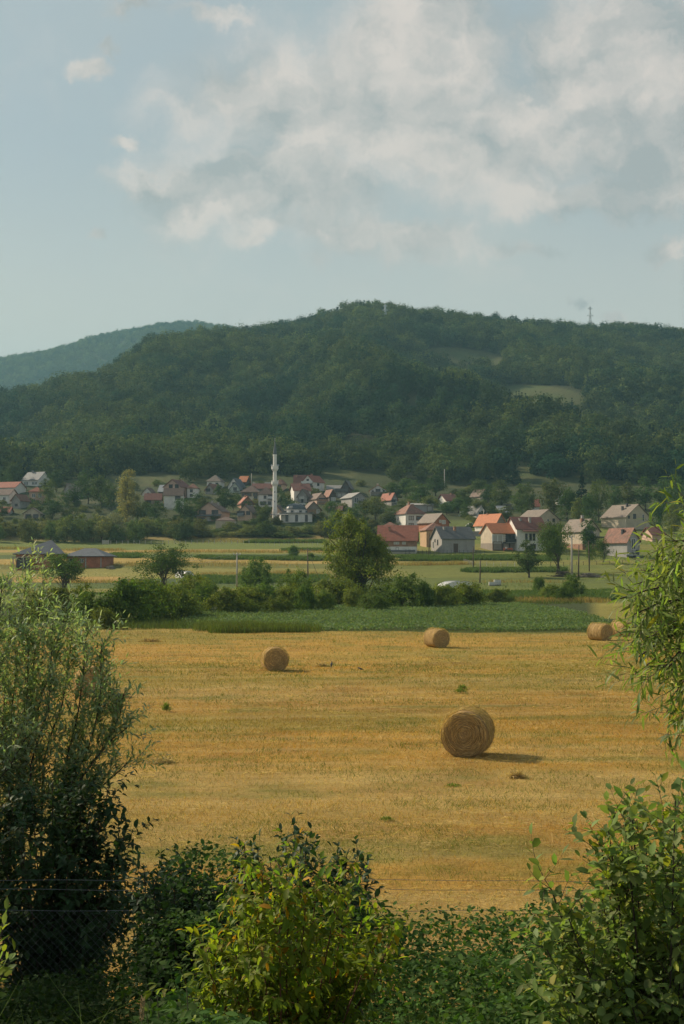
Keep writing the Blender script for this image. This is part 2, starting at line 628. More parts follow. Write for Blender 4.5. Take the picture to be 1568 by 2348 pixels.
for ci, (px_, Dr, rr) in enumerate(RIDGE):
    wr = np.clip((px_ - 850) / 200.0, 0, 1)
    prof = [(PROF_L[k][0], PROF_L[k][1]) for k in range(len(PROF_L))]
    zl = pchip([q[0] for q in PROF_L], [zrow(*q) for q in PROF_L], DS)
    zr_ = pchip([q[0] for q in PROF_R], [zrow(*q) for q in PROF_R], DS)
    zm = zl * (1 - wr) + zr_ * wr
    k = [q for q in NEAR] + [(d, float(np.interp(d, DS, zm))) for d in (300, 340, 390, 420, 450, 466, 483, 500, 550, 620)]
    z0, z1 = k[-1][1], zrow(Dr, rr)
    for tt, ss in ((.2, .20), (.45, .47), (.7, .76), (.9, .955), (1.0, 1.0)):
        k.append((620 + (Dr - 620) * tt, z0 + (z1 - z0) * ss))
    zf = zrow(3200, np.interp(px_, [q[0] for q in FARR], [q[1] for q in FARR]))
    k += [(Dr + 120, z1 - 14), (Dr + 500, z1 * .45), (2200, 120 if z1 > 130 else 90), (2600, zf * .45), (3050, zf * .96), (3200, zf), (3400, zf * .97), (4300, zf * .7)]
    ZG[ci] = pchip([q[0] for q in k], [q[1] for q in k], DS)


def gz(x, y):
    x, y = np.asarray(x, float), np.asarray(y, float)
    u = np.clip(x / np.maximum(y, 100.0), CU[0], CU[-1])
    i = np.clip(np.searchsorted(CU, u) - 1, 0, len(CU) - 2)
    t = (u - CU[i]) / (CU[i + 1] - CU[i])
    yy = np.clip(y, DS[0], DS[-1])
    j = np.clip(np.searchsorted(DS, yy) - 1, 0, len(DS) - 2)
    s = (yy - DS[j]) / (DS[j + 1] - DS[j])
    a = ZG[i, j] * (1 - s) + ZG[i, j + 1] * s
    b = ZG[i + 1, j] * (1 - s) + ZG[i + 1, j + 1] * s
    z = a * (1 - t) + b * t
    # spurs and gullies on the wooded hill, swells in the valley
    DR_ = np.interp(u, CU, [r[1] for r in RIDGE])
    w = np.clip((y - 640) / 200, 0, 1) * np.clip((DR_ - y) / 480, 0.06, 1)
    rid = np.abs(fbm(x / 230 + y / 620, y / 520 - x / 1000, 3, 3) - .5) * 2
    z = z + w * (80 * (.13 - rid) + 22 * (fbm(x / 90, y / 110, 9, 3) - .5))
    w2 = np.clip((y - 2300) / 300, 0, 1)
    z = z + w2 * 46 * (fbm(x / 260, y / 300, 21, 3) - .5)
    w3 = np.clip((y - 24) / 30, 0, 1) * np.clip((640 - y) / 60, 0, 1)
    z = z + w3 * (.22 * (fbm(x / 9, y / 14, 31, 3) - .5) + np.clip((y - 230) / 200, 0, 1) * 1.1 * (fbm(x / 40, y / 40, 33, 2) - .5))
    w4 = np.clip((y - 14) / 6, 0, 1) * np.clip((200 - y) / 50, 0, 1)
    z = z + w4 * .07 * (fbm(x / 1.1, y / .8, 41, 3) - .5)
    return z


def hit(px, row, D0=16.0):
    """where the photograph's point (px, row) meets the ground"""
    r = ray(px, row)
    d = np.concatenate([np.arange(D0, 700, .5), np.arange(700, 4000, 4)])
    under = gz(r[0] * d, d) > EYE + r[2] * d
    k = int(np.argmax(under)) if under.any() else len(d) - 1
    D = float(d[k])
    return np.array([r[0] * D, D, float(gz(r[0] * D, D))])


def topx(x, y, z):
    """photograph coordinates of world points"""
    zc = (z - EYE)
    f = y * math.cos(PITCH) + zc * math.sin(PITCH)
    v = -y * math.sin(PITCH) + zc * math.cos(PITCH)
    return 784 + F * x / f, 1173.5 - F * v / f


# open meadows on the hill, ellipses in ground metres: (px, row, half width px, half height px)
CLEAR = [(1062, 818, 88, 19, -.10), (1240, 908, 100, 24, -.08), (830, 1020, 52, 18, 0), (735, 978, 34, 12, 0), (1195, 1085, 30, 28, 0),
         (775, 1085, 40, 16, 0), (1130, 1012, 16, 10, 0), (360, 1098, 38, 14, 0), (90, 985, 18, 6, 0), (655, 945, 22, 14, 0), (1450, 940, 40, 8, 0),
         (165, 1093, 16, 12, 0), (960, 1120, 20, 9, 0), (15, 1045, 40, 9, -.3)]


def clear_w(px, row):
    w = np.zeros_like(px)
    for (cx, cyy, rx, ry, sh) in CLEAR:
        d = ((px - cx) / rx) ** 2 + ((row - cyy + sh * (px - cx)) / ry) ** 2
        w = np.maximum(w, np.clip((1.25 - d) * 3, 0, 1))
    return w


us = np.concatenate([np.linspace(-1.1, -.36, 14), np.linspace(-.34, .34, 250), np.linspace(.36, 1.1, 14)])
ys = [-40.0, -20, -8]
y_ = 0.0
while y_ < 4250:
    ys.append(y_)
    y_ += max(.45, .0048 * y_) if y_ < 1700 else 22.0
ys = np.array(ys)
YY, UU = np.meshgrid(ys, us, indexing='ij')
XX = UU * np.maximum(YY, 100.0)
ZZ = gz(XX, YY)
PXg, ROWg = topx(XX, np.maximum(YY, 1.0), ZZ)


def lerp(a, b, w):
    return a * (1 - w[..., None]) + np.array(b) * w[..., None]


def S(v, a, b):
    t = np.clip((v - a) / (b - a), 0, 1)
    return t * t * (3 - 2 * t)


GOLD, GREENG, PALEG, OLIVE = (.425, .255, .060), (.165, .178, .040), (.44, .305, .102), (.25, .215, .050)


def ground_color(x, y):
    z = gz(x, y)
    px, row = topx(x, np.maximum(y, 1), z)
    c = np.zeros(x.shape + (3,))
    c[:] = (.035, .045, .018)
    n1, n2, n3 = fbm(x / 14, y / 9, 51), fbm(x / 30 + y / 60, y / 6, 53), fbm(x / 3.5, y / 2.5, 57)
    hay = np.zeros_like(c)
    hay[:] = GOLD
    hay = lerp(hay, OLIVE, S(n1, .44, .68) * .60)
    hay = lerp(hay, PALEG, S(n2, .52, .70) * .8)
    hay = lerp(hay, (.30, .165, .05), S(n3, .58, .75) * .35)
    sw = (y - .10 * x + 1.6 * fbm(x / 25, y / 12, 65, 3)) / 3.3
    sw = np.abs(sw - np.floor(sw) - .5) * 2
    hay = lerp(hay, (.48, .345, .13), S(sw, .66, .98) * (.15 + .5 * fbm(x / 9, y / 4, 67, 3)) * S(-y, -95, -60))
    hay = lerp(hay, (.27, .205, .055), S(1 - sw, .72, .98) * .45 * fbm(x / 7, y / 3, 69, 3) * S(-y, -95, -60))
    hay = lerp(hay, GREENG, S(fbm(x / 3.5, y / 1.6, 61), .58, .74) * .55)
    hay = lerp(hay, (.27, .235, .065), S(y, 95, 132) * .45)
    c = lerp(c, (.040, .058, .020), S(y, 12, 15))
    w = S(y + 3 * (n3 - .5), 15.2, 17.6)
    c = c * (1 - w[..., None]) + hay * w[..., None]
    edge = np.interp(px, [-2000, 200, 430, 700, 1000, 1568, 3000], [134, 134, 130, 124, 124, 123, 123]) + 2.5 * (n3 - .5) + 9 * (fbm(x / 11, y / 40, 63, 3) - .5)
    c = lerp(c, (.085, .105, .030), S(y - edge, -1.5, 1.5))
    c = lerp(c, (.055, .070, .025), S(y - edge, 3, 9))
    # lane of cut grass right of the crop
    c = lerp(c, (.25, .215, .055), S(y, 150, 156) * S(px, 1340, 1380) * S(-y, -232, -222))
    c = lerp(c, (.12, .135, .034), S(y, 205, 222))
    # strip fields across the valley floor
    j = 7 * (fbm(x / 60, y / 60, 71, 2) - .5) + 3.0 * (fbm(x / 7, y / 9, 73, 3) - .5)
    strips = [(248, (.135, .160, .040)), (262, (.23, .205, .055)), (282, (.110, .140, .040)), (300, (.085, .115, .045)), (318, (.26, .23, .065)),
              (330, (.24, .215, .060)), (342, (.16, .16, .045)), (356, (.38, .265, .080)), (372, (.105, .135, .045)), (386, (.21, .205, .055)),
              (398, (.37, .255, .085)), (416, (.15, .175, .045)), (452, (.17, .18, .05)), (462, (.26, .20, .075)), (470, (.14, .12, .05))]
    for d, k in strips:
        right = S(px, 880, 960)
        kk = np.array(k) * (1 - .75 * right[..., None]) + np.array((.150, .170, .042)) * .75 * right[..., None]
        w = S(y + j - d, -.9, .9)
        c = c * (1 - w[..., None]) + kk * w[..., None]
    # the bare gold parcel on the left, garden plots below the houses
    gp = S(px, 10, 40) * S(-px, -285, -275) * S(row, 1321, 1323) * S(-row, -1337, -1333) * (y < 340) * (y > 240)
    c = lerp(c, (.42, .27, .085), gp)
    c = lerp(c, (.080, .095, .035), S(y, 470, 486))
    lawn = S(px, 985, 1010) * S(-px, -1115, -1090) * S(y, 440, 455) * S(-y, -560, -545)
    c = lerp(c, (.13, .155, .045), lawn * .9)
    vil = S(y, 486, 500) * S(-y, -640, -620)
    c = lerp(c, (.055, .066, .028), vil * .9)
    c = lerp(c, (.13, .115, .055), vil * S(n1, .56, .68) * .45)
    c = lerp(c, (.040, .045, .020), S(y, 620, 665))
    cw = clear_w(px, row) * S(y, 560, 600) * S(-y, -1500, -1440)
    c = lerp(c, (.098, .102, .042), cw * .9)
    c = lerp(c, (.085, .105, .038), cw * S(fbm(x / 20, y / 20, 77), .42, .6))
    c = c * (1 + .30 * (fbm(x / 2.2, y / 2.2, 81)[..., None] - .5)) * (1 + .25 * (fbm(x / 40, y / 30, 83)[..., None] - .5))
    return np.clip(c, .004, .8)


gcol = ground_color(XX, YY)
ny, nu = YY.shape
idx = np.arange(ny * nu).reshape(ny, nu)
quads = np.stack([idx[:-1, :-1], idx[:-1, 1:], idx[1:, 1:], idx[1:, :-1]], -1).reshape(-1, 4)

m, t, p, o = principled('soil_and_grass')
a = t.n('ShaderNodeAttribute', attribute_name='Col').outputs['Color']
g = t.n('ShaderNodeTexCoord').outputs['Object']
mp = t.n('ShaderNodeMapping', ins={'Vector': g, 'Scale': (1.0, 2.2, 1.0)}).outputs[0]
nA = t.noise(mp, 5.0, 6, .7)
nB = t.noise(mp, 26.0, 5, .7)
nC = t.noise(mp, .7, 5, .6)
f = t.math('MULTIPLY', t.mapr(nA, .3, .7, .66, 1.32, smooth=False), t.mapr(nB, .3, .7, .62, 1.38, smooth=False))
f = t.math('MULTIPLY', f, t.mapr(nC, .3, .7, .84, 1.16, smooth=False))
c = t.scale(a, f)
hue = t.mapr(t.noise(mp, 2.3, 5, .65), .45, .68)
c = t.mix(t.math('MULTIPLY', hue, .35), c, t.mix(1.0, c, (.72, .95, .75), 'MULTIPLY'))
t.link(c, p.inputs['Base Color'])
p.inputs['Roughness'].default_value = .95
p.inputs['Specular IOR Level'].default_value = .1
bp = t.n('ShaderNodeBump', ins={'Strength': .8, 'Distance': .12})
t.link(t.math('ADD', nA, t.math('MULTIPLY', nB, .5)), bp.inputs['Height'])
t.link(bp.outputs[0], p.inputs['Normal'])
GROUND = link_mesh('ground', np_mesh('ground', np.stack([XX, YY, ZZ], -1).reshape(-1, 3), [quads], m, gcol.reshape(-1, 3), smooth=True))
tag(GROUND, kind='structure')

# ------------------------------------------------------------------ foliage geometry
def unit(v):
    return v / np.maximum(np.linalg.norm(v, axis=-1, keepdims=True), 1e-9)


def cards(P, N, L, Wd, rng, roll=None):
    """rhombic leaf cards, slightly folded, at P with normals N"""
    n = len(P)
    r = unit(rng.normal(size=(n, 3)))
    t = unit(np.cross(N, r))
    b = np.cross(N, t)
    L, Wd = np.broadcast_to(L, n)[:, None], np.broadcast_to(Wd, n)[:, None]
    v = np.empty((n, 4, 3))
    v[:, 0] = P - t * L / 2
    v[:, 1] = P + b * Wd / 2 + N * Wd * .12
    v[:, 2] = P + t * L / 2
    v[:, 3] = P - b * Wd / 2 + N * Wd * .12
    return v.reshape(-1, 3), np.arange(n * 4).reshape(-1, 4)


def crown_points(rng, n_cl, per, R, Hc, zc, lump=.25, clr=.24, cone=False, fill=.45, taper=.14, nr=.36):
    """leaf positions and outward normals in an irregular crown made of clumps"""
    d = unit(rng.normal(size=(n_cl, 3)))
    amp = np.ones(n_cl)
    for k in range(6):
        q = unit(rng.normal(size=3))
        amp += lump * rng.uniform(.3, 1) * np.maximum(0, d @ q) ** 3 * rng.choice([-1, 1])
    rr = rng.uniform(0, 1, n_cl) ** fill * amp
    C = d * rr[:, None] * np.array([R, R, Hc / 2])
    if cone:
        h = rng.uniform(0, 1, n_cl) ** 1.5
        a = rng.uniform(0, 2 * math.pi, n_cl)
        q = (1 - h) * R * rng.uniform(.25, 1, n_cl)
        C = np.stack([np.cos(a) * q, np.sin(a) * q, (h - .5) * Hc], -1)
    cs = clr * R * rng.uniform(.6, 1.3, n_cl)
    if cone:
        cs *= np.clip(1.15 - (C[:, 2] / Hc + .5), .25, 1)
    P = np.repeat(C, per, 0) + rng.normal(size=(n_cl * per, 3)) * np.repeat(cs, per)[:, None] * np.array([1, 1, .75]) * .62
    out = unit(P - np.repeat(C, per, 0) + .35 * unit(np.repeat(C, per, 0) + 1e-6) * np.repeat(cs, per)[:, None])
    N = unit(out + rng.normal(size=P.shape) * nr + np.array([0, 0, .3]))
    tint = np.repeat(rng.uniform(.80, 1.2, n_cl), per)
    if not cone:
        f_ = 1 - taper * (P[:, 2] / (Hc / 2))
        P[:, 0] *= f_
        P[:, 1] *= f_
    P[:, 2] += zc
    return P, N, tint, C + np.array([0, 0, zc])


def leaf_cols(rng, n, tint, warm=.15, k=4):
    g = tint * rng.uniform(.80, 1.2, n)
    w = rng.uniform(-1, 1, n) * warm
    c = np.stack([g * (1 + w), g, g * (1 - w)], -1)
    return np.repeat(c, k, 0)


def tree_meshes(name, seed, H=10.0, R=4.0, base=.18, n_cl=70, per=40, leaf=.3, mat='leaf_tree', bark='bark', lump=.3, clr=.26, cone=False,
                limbs=8, trunk_r=None, fill=.45, multi=1, warm=.15, asp=.75, taper=.14, nr=.36):
    rng = np.random.default_rng(seed)
    Hc = H * (1 - base)
    zc = H * base + Hc / 2
    P, N, tint, C = crown_points(rng, n_cl, per, R, Hc, zc, lump, clr, cone, fill, taper, nr)
    keep = P[:, 2] > .05
    P, N, tint = P[keep], N[keep], tint[keep]
    V, fc = cards(P, N, leaf * rng.uniform(.7, 1.35, len(P)), leaf * asp * rng.uniform(.7, 1.3, len(P)), rng)
    crown = np_mesh(name + '_crown', V, [fc], MAT[mat], leaf_cols(rng, len(P), tint, warm))
    tr = trunk_r or H * .017
    mb = MB()
    for q in range(multi):
        bx, by = (rng.normal(size=2) * .12 * R) if multi > 1 else (0, 0)
        lx, ly = rng.normal(size=2) * (.25 * R if multi > 1 else .06 * R)
        top = H * (.62 if not cone else .95)
        pts = [(bx + lx * s ** 1.3, by + ly * s ** 1.3 + .02 * H * math.sin(s * 4 + seed), -.4 + s * top) for s in np.linspace(0, 1, 6)]
        mb.tube(pts, [tr * (1.25 - .95 * s) for s in np.linspace(0, 1, 6)], 6)
        if limbs:
            for k in rng.choice(len(C), min(limbs, len(C)), replace=False):
                s = rng.uniform(.3, .8)
                i = s * 5
                a_ = np.array(pts[int(i)])
                e_ = C[k]
                if e_[2] < a_[2] - .1 * H:
                    continue
                mid = (a_ + e_) / 2 + np.array([0, 0, -.03 * H])
                mb.tube([a_, mid, e_], [tr * .5, tr * .3, tr * .12], 4, cap=False)
    return mb.mesh(name + '_trunk', MAT[bark], True), crown


KIND = {}


def kind(key, **kw):
    KIND[key] = tree_meshes(key, **kw)


for i in range(4):
    kind('round%d' % i, seed=100 + i, H=10, R=3.9 + .4 * (i % 2), base=.12, n_cl=80, per=34, leaf=.42, mat='leaf_village', lump=.4, clr=.27)
for i in range(3):
    kind('slim%d' % i, seed=120 + i, H=10, R=2.3, base=.08, n_cl=70, per=32, leaf=.38, mat='leaf_village', lump=.4, clr=.34)
for i in range(4):
    kind('thick%d' % i, seed=140 + i, H=6, R=3.2, base=.0, n_cl=85, per=44, leaf=.36, mat='leaf_thicket', lump=.6, clr=.24, limbs=3, multi=2)
for i in range(2):
    kind('fir%d' % i, seed=160 + i, H=14, R=3.2, base=.06, n_cl=110, per=24, leaf=.5, mat='leaf_fir', cone=True, clr=.26, limbs=0)
for i in range(5):
    kind('bush%d' % i, seed=180 + i, H=4, R=2.5, base=.0, n_cl=100, per=80, leaf=.21, mat='leaf_hedge', bark='twig', lump=.6, clr=.23, limbs=4, multi=3, trunk_r=.05)
for i in range(2):
    kind('field_tree%d' % i, seed=200 + i, H=8, R=3.6, base=.2, n_cl=95, per=70, leaf=.22, mat='leaf_tree', lump=.6, clr=.22, limbs=14, fill=.6, multi=2, trunk_r=.13)
kind('orchard', seed=210, H=5, R=2.4, base=.2, n_cl=60, per=60, leaf=.18, mat='leaf_tree', lump=.35, clr=.26, limbs=9, trunk_r=.13)
kind('walnut', seed=211, H=13.4, R=6.0, base=.02, n_cl=230, per=105, leaf=.30, mat='leaf_hedge', lump=.75, clr=.17, limbs=26, trunk_r=.28, fill=.5, multi=2, taper=.36)
kind('poplar', seed=212, H=18, R=2.9, base=.03, n_cl=150, per=40, leaf=.42, mat='leaf_pale', lump=.4, clr=.34, limbs=10, fill=.6)
kind('silver', seed=213, H=7.5, R=4.2, base=.0, n_cl=100, per=40, leaf=.32, mat='leaf_silver', lump=.4, clr=.26, limbs=3, multi=2)


def put_tree(key, name, label, p, H, Wd, cat='tree', group=None, rz=None, sink=.1):
    tr, cr = KIND[key]
    h0 = max(v.co.z for v in cr.vertices) if not hasattr(put_tree, 'h') or key not in put_tree.h else put_tree.h[key][0]
    if not hasattr(put_tree, 'h'):
        put_tree.h = {}
    if key not in put_tree.h:
        co = np.empty(len(cr.vertices) * 3, np.float32)
        cr.vertices.foreach_get('co', co)
        co = co.reshape(-1, 3)
        put_tree.h[key] = (float(np.percentile(co[:, 2], 99.7)), float(np.percentile(np.abs(co[:, :2]), 98.5)))
    h0, r0 = put_tree.h[key]
    r = empty(name, (p[0], p[1], p[2] - sink), random.uniform(0, 6.28) if rz is None else rz)
    sx = Wd / 2 / r0
    r.scale = (sx, sx, H / h0)
    tag(r, label, cat, group)
    link_mesh('trunk' if cat == 'tree' else 'stem', tr, r)
    link_mesh('crown' if cat == 'tree' else 'foliage', cr, r)
    return r


def tree_px(key, name, label, px, top, base, wpx, cat='tree', group=None, rz=None):
    """a tree by its place in the photograph: foot at (px, base) on the ground"""
    p = hit(px, base)
    D = p[1]
    return put_tree(key, name, label, p, (base - top) / F * D * 1.02, wpx / F * D, cat, group, rz)


# ------------------------------------------------------------------ forest on the hills: one mass
protos = bpy.data.collections.new('forest kinds')
leafm = 'leaf_hill'
for i in range(6):
    cone = i >= 4
    tr, cr = tree_meshes('wood%d' % i, seed=300 + i, H=10.5 if not cone else 13, R=(5.2, 5.6, 4.8, 6.0, 3.2, 2.9)[i], base=0 if not cone else .05, n_cl=30 if not cone else 34,
                         per=34, leaf=.85 if not cone else .8, mat=leafm if not cone else 'leaf_fir', lump=.4, clr=.30, cone=cone, limbs=0, nr=.22)
    protos.objects.link(bpy.data.objects.new('wood%d' % i, cr))


def scatter(y0, y1, u0, u1, cell, seed):
    rng = np.random.default_rng(seed)
    out = []
    y = y0
    while y < y1:
        n = int((u1 - u0) * y / cell)
        x = (u0 + (u1 - u0) * (np.arange(n) + rng.uniform(0, 1, n)) / n) * y
        out.append(np.stack([x, y + rng.uniform(-.6, .6, n) * cell], -1))
        y += cell * .92
    return np.concatenate(out)


pts = scatter(628, 1560, -.34, .34, 7.6, 1)
z = gz(pts[:, 0], pts[:, 1])
px, row = topx(pts[:, 0], pts[:, 1], z)
cw_ = np.maximum.reduce([clear_w(px, row - q) for q in (0, 9, 18)])
keep = cw_ * (pts[:, 1] < 1440) < .25
Dr = np.interp(px, CPX, [r[1] for r in RIDGE])
keep &= pts[:, 1] < Dr + 70
keep &= ~((np.abs(px - 883) < 7) & (pts[:, 1] > 1110) & (pts[:, 1] < 1246))     # the cut for the pylon
keep &= ~((pts[:, 1] < 655) & (fbm(pts[:, 0] / 30, pts[:, 1] / 30, 5) < .45))
pts, z = pts[keep], z[keep]
far = scatter(2350, 3320, -.32, .02, 13.5, 2)
zf_ = gz(far[:, 0], far[:, 1])
rng = np.random.default_rng(3)
sc = np.concatenate([rng.choice([.75, 1.0, 1.3, 1.65], len(pts)) * rng.uniform(.85, 1.15, len(pts)) * (.75 + .5 * fbm(pts[:, 0] / 60, pts[:, 1] / 60, 91)), rng.uniform(1.0, 1.7, len(far))])
fir = np.concatenate([fbm(pts[:, 0] / 70, pts[:, 1] / 90, 95) > .61, np.zeros(len(far), bool)])
sc[:len(pts)] *= .92
isfir = (fir & (rng.uniform(0, 1, len(fir)) < .55)) | (rng.uniform(0, 1, len(fir)) < .015)
sc = np.where(isfir, np.minimum(sc, 1.05), sc)
P = np.concatenate([np.column_stack([pts, z]), np.column_stack([far, zf_])]).astype(np.float32)
pm = bpy.data.meshes.new('forest')
pm.vertices.add(len(P))
pm.vertices.foreach_set('co', P.ravel())
for nm, tp, dat in (('sc', 'FLOAT', sc), ('rot', 'FLOAT', rng.uniform(0, 6.28, len(P))), ('which', 'INT', np.where(isfir, rng.integers(4, 6, len(P)), rng.integers(0, 4, len(P))))):
    at_ = pm.attributes.new(nm, tp, 'POINT')
    at_.data.foreach_set('value', np.asarray(dat, np.int32 if tp == 'INT' else np.float32))
forest = link_mesh('forest', pm)
tag(forest, 'dense mixed wood of green broadleaf and dark conifer trees covering the hills', 'forest', kind='stuff')


def instancer(ob, coll):
    ng = bpy.data.node_groups.new(ob.name + ' nodes', 'GeometryNodeTree')
    ng.interface.new_socket('Geometry', in_out='INPUT', socket_type='NodeSocketGeometry')
    ng.interface.new_socket('Geometry', in_out='OUTPUT', socket_type='NodeSocketGeometry')
    N = ng.nodes
    gi, go = N.new('NodeGroupInput'), N.new('NodeGroupOutput')
    ci = N.new('GeometryNodeCollectionInfo')
    ci.inputs['Collection'].default_value = coll
    ci.inputs['Separate Children'].default_value = True
    ci.inputs['Reset Children'].default_value = True
    ip = N.new('GeometryNodeInstanceOnPoints')
    ip.inputs['Pick Instance'].default_value = True

    def named(n, ty):
        q = N.new('GeometryNodeInputNamedAttribute')
        q.data_type = ty
        q.inputs['Name'].default_value = n
        return q.outputs[0]
    L = ng.links
    cx = N.new('ShaderNodeCombineXYZ')
    L.new(named('rot', 'FLOAT'), cx.inputs[2])
    L.new(gi.outputs[0], ip.inputs['Points'])
    L.new(ci.outputs[0], ip.inputs['Instance'])
    L.new(named('which', 'INT'), ip.inputs['Instance Index'])
    L.new(cx.outputs[0], ip.inputs['Rotation'])
    L.new(named('sc', 'FLOAT'), ip.inputs['Scale'])
    L.new(ip.outputs[0], go.inputs[0])
    md = ob.modifiers.new('instances', 'NODES')
    md.node_group = ng


instancer(forest, protos)
# ------------------------------------------------------------------ houses
def window(face, u, z, w, h, W_, Dp, root, frame='trim_white', glass='glass_dark', name='window', proud=.06, mull=True):
    """a framed window on face f, l, r or b; u metres from the face's middle, z its middle height"""
    fr, pa = MB(), MB()
    t = max(.08, .09 * w)
    a0, a1, z0, z1 = u - w / 2, u + w / 2, z - h / 2, z + h / 2
    rects = [(a0, a1, z0, z0 + t), (a0, a1, z1 - t, z1), (a0, a0 + t, z0 + t, z1 - t), (a1 - t, a1, z0 + t, z1 - t)]
    if mull and w > .9:
        rects.append((u - t / 2, u + t / 2, z0 + t, z1 - t))

    def put(mb, b0, b1, c0, c1, p0, p1):
        if face == 'f':
            mb.box(b0, b1, -Dp / 2 - p1, -Dp / 2 - p0, c0, c1)
        elif face == 'b':
            mb.box(b0, b1, Dp / 2 + p0, Dp / 2 + p1, c0, c1)
        elif face == 'l':
            mb.box(-W_ / 2 - p1, -W_ / 2 - p0, b0, b1, c0, c1)
        else:
            mb.box(W_ / 2 + p0, W_ / 2 + p1, b0, b1, c0, c1)
    for r in rects:
        put(fr, r[0], r[1], r[2], r[3], -.02, proud)
    put(pa, a0 + t * .5, a1 - t * .5, z0 + t * .5, z1 - t * .5, -.03, proud * .4)
    f = fr.build(name, MAT[frame], root)
    pa.build('pane' if name == 'window' else 'leaf', MAT[glass], f)
    return f


def house(label, x0, x1, base, eave, ridge, typ='side', dp=8.0, yaw=0.0, wall='white', roof='brown', wins=(), chim=(), over=.45, doors=(),
          low=None, balcony=(), group=None, cat='house', name='house', hipk=.35, hipx=0.0, D=None, ridge_off=0.0, shed_to='l', gable=None, slab=()):
    """a house by its place in the photograph: walls from column x0 to x1, foot, eave and ridge rows"""
    xm = (x0 + x1) / 2
    if D is None:
        p = hit(xm, base, 150)
    else:
        p = at(xm, base, D)
    D = p[1]
    th = math.radians(yaw)
    sx = (x1 - x0) / F * D
    W_ = max((sx - dp * abs(math.sin(th))) / math.cos(th), 2.5)
    cyy = dp / 2 * math.cos(th) + W_ / 2 * abs(math.sin(th)) * .6
    loc = (p[0], D + cyy, p[2])
    r = empty(name, loc, th)
    tag(r, label, cat, group)
    he = (base - eave) / F * D
    hr = max((base - ridge) / F * (D + (cyy if typ != 'front' else 1.0)), he + .4)
    a, b = W_ / 2, dp / 2
    t = .16
    wm, rm = MAT['wall_' + wall], MAT['roof_' + roof]
    z0 = -2.6
    wb, rb = MB(), MB()
    if typ == 'front':          # gable towards the viewer
        k = (hr - he) / a
        ro = ridge_off
        kl, kr = (hr - he) / (a + ro), (hr - he) / (a - ro)
        wb.prism([(-a, z0), (a, z0), (a, he - .04), (ro, hr - .04), (-a, he - .04)], -b, b, 'y')
        P = [(-a - over, he - kl * over), (ro, hr), (a + over, he - kr * over)]
        for q0, q1 in ((P[0], P[1]), (P[1], P[2])):
            rb.prism([q0, q1, (q1[0], q1[1] + t), (q0[0], q0[1] + t)], -b - over, b + over, 'y')
    elif typ == 'side':         # ridge across the view
        k = (hr - he) / b
        wb.prism([(-b, z0), (b, z0), (b, he - .04), (0, hr - .04), (-b, he - .04)], -a, a, 'x')
        P = [(-b - over, he - k * over), (0, hr), (b + over, he - k * over)]
        for q0, q1 in ((P[0], P[1]), (P[1], P[2])):
            rb.prism([q0, q1, (q1[0], q1[1] + t), (q0[0], q0[1] + t)], -a - over, a + over, 'x')
    elif typ == 'hip':
        wb.box(-a, a, -b, b, z0, he - .04)
        e = he - .12
        i = min(a, b)
        rx, ry = max(a - i, 0) + hipk * .5, max(b - i, 0) + .02
        A, B = a + over, b + over
        vs = [(-A, -B, e), (A, -B, e), (A, B, e), (-A, B, e), (-A, -B, e + t), (A, -B, e + t), (A, B, e + t), (-A, B, e + t),
              (-rx + hipx * a, -ry, hr), (rx + hipx * a, -ry, hr), (rx + hipx * a, ry, hr), (-rx + hipx * a, ry, hr)]
        rb.add(vs, [(3, 2, 1, 0), (0, 1, 5, 4), (1, 2, 6, 5), (2, 3, 7, 6), (3, 0, 4, 7), (4, 5, 9, 8), (5, 6, 10, 9), (6, 7, 11, 10), (7, 4, 8, 11), (8, 9, 10, 11)])
    elif typ == 'flat':
        wb.box(-a, a, -b, b, z0, he)
        rb.box(-a - over, a + over, -b - over, b + over, he + .003, max(hr, he + .25))
    elif typ == 'shed':         # one slope, falling towards the viewer
        wb.prism([(-b, z0), (b, z0), (b, hr - .04), (-b, he - .04)], -a, a, 'x')
        k = (hr - he) / dp
        rb.prism([(-b - over, he - k * over), (b + over, hr + k * over), (b + over, hr + k * over + t), (-b - over, he - k * over + t)], -a - over, a + over, 'x')
    wo_ = wb.build('wall', wm, r)
    ro_ = rb.build('roof', rm, r)
    if gable:                   # boarding or bare masonry in the gable
        g = MB()
        if typ == 'front':
            g.prism([(-a + .1, he), (a - .1, he), (0, hr - .12)], -b - .05, -b - .003, 'y')
        g.build('gable_board', MAT['wall_' + gable], r)
    if low:                     # differently finished ground floor
        mt, hf = low
        hh = he * hf
        g = MB()
        g.box(-a - .03, a + .03, -b - .05, -b - .004, -2.0, hh)
        g.box(-a - .05, -a - .004, -b - .05, b, -2.0, hh)
        g.box(a + .004, a + .05, -b - .05, b, -2.0, hh)
        g.build('ground_floor', MAT['wall_' + mt], r)
    half = {'f': a, 'b': a, 'l': b, 'r': b}
    for w in wins:
        face, u, v, ww, hh = w[:5]
        fr = w[5] if len(w) > 5 else ('trim_brown' if wall in ('pink', 'beige', 'ochre') else 'trim_white')
        gl = w[6] if len(w) > 6 else 'glass_dark'
        window(face, (u - .5) * 2 * half[face] * (1 if face in 'fr' else -1), v * he, ww, hh, W_, dp, r, fr, gl, proud=.08 if low else .06)
    for d in doors:
        face, u, ww, hh, mt = d
        window(face, (u - .5) * 2 * half[face] * (1 if face in 'fr' else -1), hh / 2, ww, hh, W_, dp, r, 'trim_brown', mt, name='door', proud=.09, mull=False)
